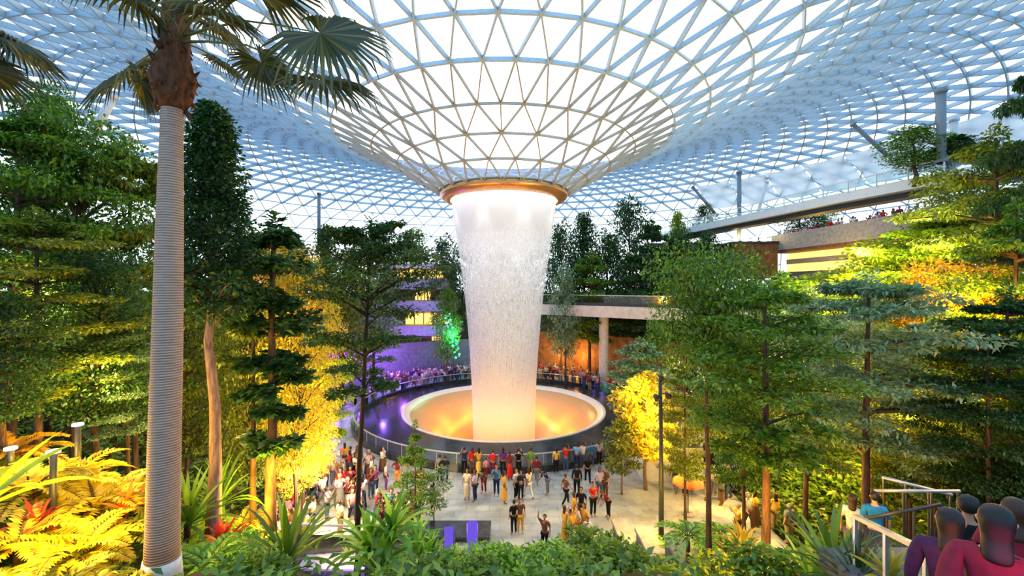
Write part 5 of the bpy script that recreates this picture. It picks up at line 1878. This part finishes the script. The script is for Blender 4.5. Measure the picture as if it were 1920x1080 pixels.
# crop coordinates of the plaza visitors: x, feet y, shirt, legs, pose, options, label
PL = [
    (765, 612, 'navy', 'black', 'photo', {}, 'person in a navy shirt filming at the railing, leftmost of the railing row'),
    (800, 614, 'red', 'brown', 'stand', {'long_hair': True}, 'person in a red top at the railing beside the navy shirt'),
    (830, 616, 'gold', 'yellow', 'photo', {'dress': True, 'long_hair': True}, 'person in a golden dress at the railing holding up a phone'),
    (895, 612, 'red', 'maroon', 'hip', {}, 'person in the brightest red shirt at the middle of the railing'),
    (940, 614, 'purple', 'black', 'stand', {'long_hair': True}, 'person in a dark purple top at the railing right of the red shirt'),
    (972, 640, 'maroon', 'red', 'stand', {'dress': True, 'long_hair': True}, 'person in a maroon and red dress just behind the railing row'),
    (1010, 612, 'black', 'black', 'photo', {'sleeve': 'long'}, 'person all in black filming at the railing'),
    (1065, 612, 'green', 'khaki', 'stand', {}, 'person in a green shirt at the railing'),
    (1095, 655, 'maroon', 'grey', 'walk', {'sleeve': 'long'}, 'person in a maroon long sleeved top walking behind the green shirt'),
    (1185, 612, 'yellow', 'black', 'stand', {'long_hair': True}, 'person in a yellow top and dark trousers at the right part of the railing'),
    (1230, 604, 'red', 'denim', 'photo', {}, 'person in red and denim filming at the railing right of the yellow top'),
    (1272, 588, 'lightblue', 'navy', 'stand', {}, 'person in a light blue shirt at the railing'),
    (1300, 582, 'white', 'denim', 'photo', {}, 'person in white at the railing between the two blue shirts'),
    (1340, 574, 'blue', 'denim', 'stand', {}, 'person in a strong blue shirt near the right end of the railing'),
    (1375, 568, 'lilac', 'black', 'stand', {'long_hair': True}, 'person in lilac at the right end of the railing row'),
    (862, 628, 'pink', 'maroon', 'stand', {'h': .72}, 'child in pink behind the railing between gold and red'),
    (775, 728, 'cream', 'cream', 'stand', {'dress': True, 'long_hair': True}, 'person in a long cream dress on the open paving, leftmost there'),
    (812, 737, 'lilac', 'navy', 'hip', {}, 'person in a lilac shirt and navy trousers beside the cream dress'),
    (852, 700, 'brown', 'maroon', 'bend', {'sleeve': 'long'}, 'person in dark brown bending forward right of the lilac shirt'),
    (910, 712, 'blue', 'navy', 'photo', {}, 'person in a blue shirt holding up a phone on the open paving'),
    (945, 747, 'gold', 'gold', 'stand', {'dress': True, 'long_hair': True, 'skin': 2}, 'person in a long golden sari like dress on the open paving'),
    (1000, 728, 'white', 'black', 'stand', {'long_hair': True}, 'person in white top and black trousers back to back with a black shirt'),
    (1022, 735, 'black', 'black', 'hip', {}, 'person in black shirt right of the white top on the open paving'),
    (1058, 724, 'cream', 'white', 'walk', {'long_hair': True}, 'person dressed in cream and white walking on the open paving'),
    (1145, 706, 'navy', 'grey', 'bend', {}, 'person in navy leaning forward alone on the open paving'),
    (1230, 757, 'brown', 'black', 'walk', {}, 'person in brown shirt striding alone toward the pool'),
    (1280, 712, 'black', 'black', 'stand', {'sleeve': 'long'}, 'person in long black sleeves standing alone right of the brown shirt'),
    (1330, 657, 'black', 'black', 'walk', {'long_hair': True}, 'person in black walking near the right end of the railing'),
    (1355, 806, 'red', 'black', 'hip', {}, 'person in red top and black trousers beside the planter steps'),
    (1385, 730, 'lilac', 'denim', 'stand', {'long_hair': True}, 'person in lilac and denim near the right edge of the paving'),
    (1412, 724, 'brown', 'brown', 'stand', {}, 'person dressed in brown near the right edge of the paving'),
    (1425, 812, 'maroon', 'black', 'bend', {}, 'person in maroon bending at the top of the planter steps'),
    (990, 888, 'black', 'black', 'stand', {'h': .95}, 'person in black, left one of the close couple on the near paving'),
    (1020, 884, 'brown', 'gold', 'stand', {'long_hair': True}, 'person in brown, right one of the close couple on the near paving'),
    (1132, 972, 'brown', 'black', 'wave', {'skin': 1}, 'person raising one arm at the near edge of the paving'),
    (1265, 850, 'gold', 'yellow', 'stand', {'dress': True, 'long_hair': True}, 'person in golden dress at the back of the golden dressed party'),
    (1300, 838, 'black', 'black', 'stand', {}, 'person in black at the back of the golden dressed party'),
    (1225, 928, 'yellow', 'gold', 'photo', {'dress': True, 'long_hair': True}, 'person in yellow, leftmost of the golden dressed party'),
    (1247, 950, 'gold', 'brown', 'stand', {'skin': 1}, 'person in a golden shirt in front of the golden dressed party'),
    (1285, 915, 'cream', 'gold', 'hip', {'long_hair': True}, 'person in cream top in the middle of the golden dressed party'),
    (1312, 922, 'gold', 'gold', 'stand', {'dress': True, 'long_hair': True, 'skin': 1}, 'person in gold, rightmost of the golden dressed party'),
    (1330, 948, 'white', 'brown', 'stand', {'h': .8}, 'youngster in white at the right front of the golden dressed party'),
    (240, 604, 'white', 'grey', 'stand', {}, 'person in a white shirt beside the red shirt left of the thin dark trunk'),
    (276, 606, 'red', 'grey', 'stand', {}, 'person in a red shirt directly left of the thin dark trunk'),
    (212, 590, 'orange', 'brown', 'stand', {'long_hair': True}, 'person in orange left of the white shirt'),
    (402, 690, 'lilac', 'purple', 'stand', {'long_hair': True}, 'person in a lilac top left of the young conifer'),
    (455, 668, 'maroon', 'orange', 'hip', {'long_hair': True}, 'person in maroon and orange close to the young conifer'),
    (332, 722, 'maroon', 'denim', 'photo', {}, 'person in a maroon shirt right of the thin dark trunk'),
    (352, 715, 'purple', 'navy', 'stand', {'long_hair': True}, 'person in purple next to the maroon shirt'),
    (490, 688, 'grey', 'navy', 'stand', {}, 'person in grey half hidden by the young conifer'),
    (560, 728, 'orange', 'cream', 'stand', {'dress': True}, 'person in an orange dress right of the young conifer trunk'),
    (615, 778, 'black', 'black', 'stand', {'sleeve': 'long'}, 'person in black behind the pale leaved sapling'),
    (648, 655, 'grey', 'black', 'stand', {}, 'person in grey standing alone left of the railing row'),
    (673, 658, 'black', 'navy', 'hip', {'sleeve': 'long'}, 'person in black standing alone left of the railing row'),
]
RNG.seed(5)
for i, (cx, cy, sh, lg, pose, kw, lab) in enumerate(PL):
    px, py = 560 + cx / 2.454, 640 + cy / 2.454
    Yp = ground_Y(py)
    kw = dict(kw)
    kw.setdefault('skin', i % 3 if i % 4 else 1)
    kw.setdefault('hair', i % 2)
    h = kw.pop('h', rnd(0.96, 1.06))
    rot = PI + rnd(-.5, .5) if cy < 680 else rnd(0, 6.28)
    x = (px - 960) / F * Yp
    # stay on the near side of the kerb
    r = math.hypot(x - AX, Yp - AY)
    if r < 13.75:
        k = 13.75 / r
        x, Yp = AX + (x - AX) * k, AY + (Yp - AY) * k
    person((x, Yp, max(0, gz(x, Yp))), rot, sh, lg, lab, pose, h=h, **kw)

# things in hands and on backs
for (cx, cy, zc, dy, col_, lab) in ((1022, 735, 1.2, -.2, 'black', 'black backpack worn by the person in the black shirt on the open paving'),):
    px, py = 560 + cx / 2.454, 640 + cy / 2.454
    Yp = ground_Y(py)
    bpk = empty('backpack', ((px - 960) / F * Yp, Yp - .22, 1.05), lab, 'bag')
    b = MB()
    b.lathe([(0.02, 0), (.15, .02), (.16, .2), (.14, .36), (.06, .43), (0.01, .44)], 12)
    b.obj('pack', CLOTH[col_], bpk, True)
    b = MB()
    b.lathe([(0.02, .05), (.09, .06), (.09, .2), (0.02, .22)], 10, (0, -.12))
    b.obj('front_pocket', CLOTH['grey'], bpk, True)

# crowds too small to tell apart: each figure its own object, one low mesh with skin, clothes and hair


def join_meshes(parts, name):
    vs, fs, mi, mats = [], [], [], []
    for k, (pn, me) in enumerate(parts):
        b0_ = len(vs)
        vs += [tuple(v.co) for v in me.vertices]
        fs += [tuple(i + b0_ for i in p.vertices) for p in me.polygons]
        mi += [k] * len(me.polygons)
    me = bpy.data.meshes.new(name)
    me.from_pydata(vs, [], fs)
    for k in range(len(parts)):
        me.materials.append(M['concrete'])
    me.polygons.foreach_set('material_index', mi)
    me.polygons.foreach_set('use_smooth', [True] * len(me.polygons))
    return me


SMALL = [join_meshes(person_meshes(po, dr, lh, False, 'short', 0, False)[:4], 'person') for po, dr, lh in
         (('stand', False, False), ('photo', False, True), ('hip', True, True), ('walk', False, False), ('photo', False, False))]
CK = list(CLOTH)


def crowd_person(loc, rz, label, group, pal=None, h=1.0):
    o = bpy.data.objects.new('person', RNG.choice(SMALL))
    COL.objects.link(o)
    o.location = loc
    o.rotation_euler = (0, 0, rz)
    o.scale = (h, h, h)
    tag(o, label, 'person', group)
    for k, mt in enumerate((RNG.choice(SKIN), CLOTH[RNG.choice(pal or CK)], CLOTH[RNG.choice(['black', 'navy', 'denim', 'grey', 'brown', 'khaki'])], RNG.choice(HAIR))):
        o.material_slots[k].link = 'OBJECT'
        o.material_slots[k].material = mt
    return o


def ring_crowd(n, a0, a1, r0, r1, label, group, pal):
    for k in range(n):
        a = (a0 + (a1 - a0) * (k + RNG.random() * 0.8) / n) * D2R
        r = r0 + (r1 - r0) * ((k * 0.618) % 1)
        if math.hypot(AX + r * math.cos(a) - 10.81, AY + r * math.sin(a) - 50.3) < 1.2:
            r -= 2.2
        crowd_person((AX + r * math.cos(a), AY + r * math.sin(a), 0.0), a - PI / 2 + rnd(-.4, .4), label, group, pal, rnd(0.92, 1.06))


ring_crowd(78, 20, 88, 13.9, 17.6, 'small visitor in the packed crowd behind the pool, right of the waterfall', 'crowd behind the pool right of the waterfall', ['white', 'pink', 'red', 'cream', 'maroon', 'orange', 'lilac', 'grey'])
ring_crowd(92, 92, 172, 13.9, 18.0, 'small visitor in the packed crowd behind the pool, left of the waterfall', 'crowd behind the pool left of the waterfall', ['white', 'cream', 'grey', 'lilac', 'navy', 'brown', 'purple', 'maroon'])
for k in range(52):     # warm lit path on the left
    x, y = rnd(-12.4, -7.6), rnd(18.8, 27)
    if x > -9 and y < 20:
        x -= 2
    crowd_person((x, y, max(0, gz(x, y))), rnd(0, 6.28), 'visitor on the warm lit path left of the plaza behind the slim trees', 'visitors on the warm lit path',
                 ['white', 'cream', 'pink', 'maroon', 'red', 'lilac', 'orange'], rnd(.9, 1.05))
for k in range(14):     # head of the garden stairs
    x, y = rnd(-6.6, -4.4), rnd(18.9, 21)
    crowd_person((x, y, 0), rnd(0, 6.28), 'visitor gathered at the foot of the dark garden stairs', 'visitors at the garden stairs', ['teal', 'pink', 'maroon', 'purple', 'navy', 'lilac'], rnd(.92, 1.05))
for k in range(30):     # stalls right of the plaza
    x, y = rnd(8.5, 13.0), rnd(18.9, 31)
    if math.hypot(x - AX, y - AY) < 14.2:
        continue
    crowd_person((x, y, max(0, gz(x, y))), rnd(0, 6.28), 'visitor among the stalls right of the plaza near the orange parasol', 'visitors by the stalls', ['black', 'navy', 'white', 'maroon', 'yellow', 'grey'], rnd(.92, 1.05))
for k in range(34):     # upper terrace
    t = (k + 0.5) / 34
    y = 61 - 20 * t
    x = 38.15 + 1.0 * t + rnd(.2, 2.2) + 0.1
    crowd_person((x, y, 18.2), rnd(0, 6.28), 'tiny visitor strolling behind the grey parapet of the upper terrace', 'visitors on the upper terrace', ['white', 'maroon', 'pink', 'grey', 'red', 'cream'], rnd(.92, 1.05))

# the nearest visitors on the stairs at the lower right, seen from behind and above


def near_person(px, py_head, Yp, *a, **k):
    hz2 = at(px, py_head, Yp)
    person((hz2.x, Yp, hz2.z - 1.62), *a, level=2, **k)


near_person(1868, 975, 2.75, 2.35, 'maroon', 'black', 'nearest visitor on the stairs, dark hair and maroon long sleeves, cut by the frame', pose='walk', sleeve='long', hair=0, skin=0, long_hair=True)
near_person(1782, 975, 3.5, 2.3, 'purpledark', 'black', 'dark haired visitor in deep purple on the stairs beside the nearest one', pose='stand', sleeve='long', hair=0, skin=1, long_hair=True)
near_person(1905, 955, 3.7, 2.2, 'maroon', 'denim', 'visitor in dark red at the frame edge behind the nearest one', hair=1, skin=0, long_hair=True)
near_person(1815, 945, 4.6, 2.5, 'black', 'black', 'visitor in black farther down the stairs behind the purple one', hair=0, skin=1)
near_person(1640, 930, 9.0, 2.8, 'blue', 'navy', 'visitor in a blue shirt on the garden stairs under the pale tiered tree', hair=0)
near_person(1600, 935, 9.6, 2.2, 'white', 'grey', 'visitor in white beside the blue shirt on the garden stairs', hair=1, long_hair=True)
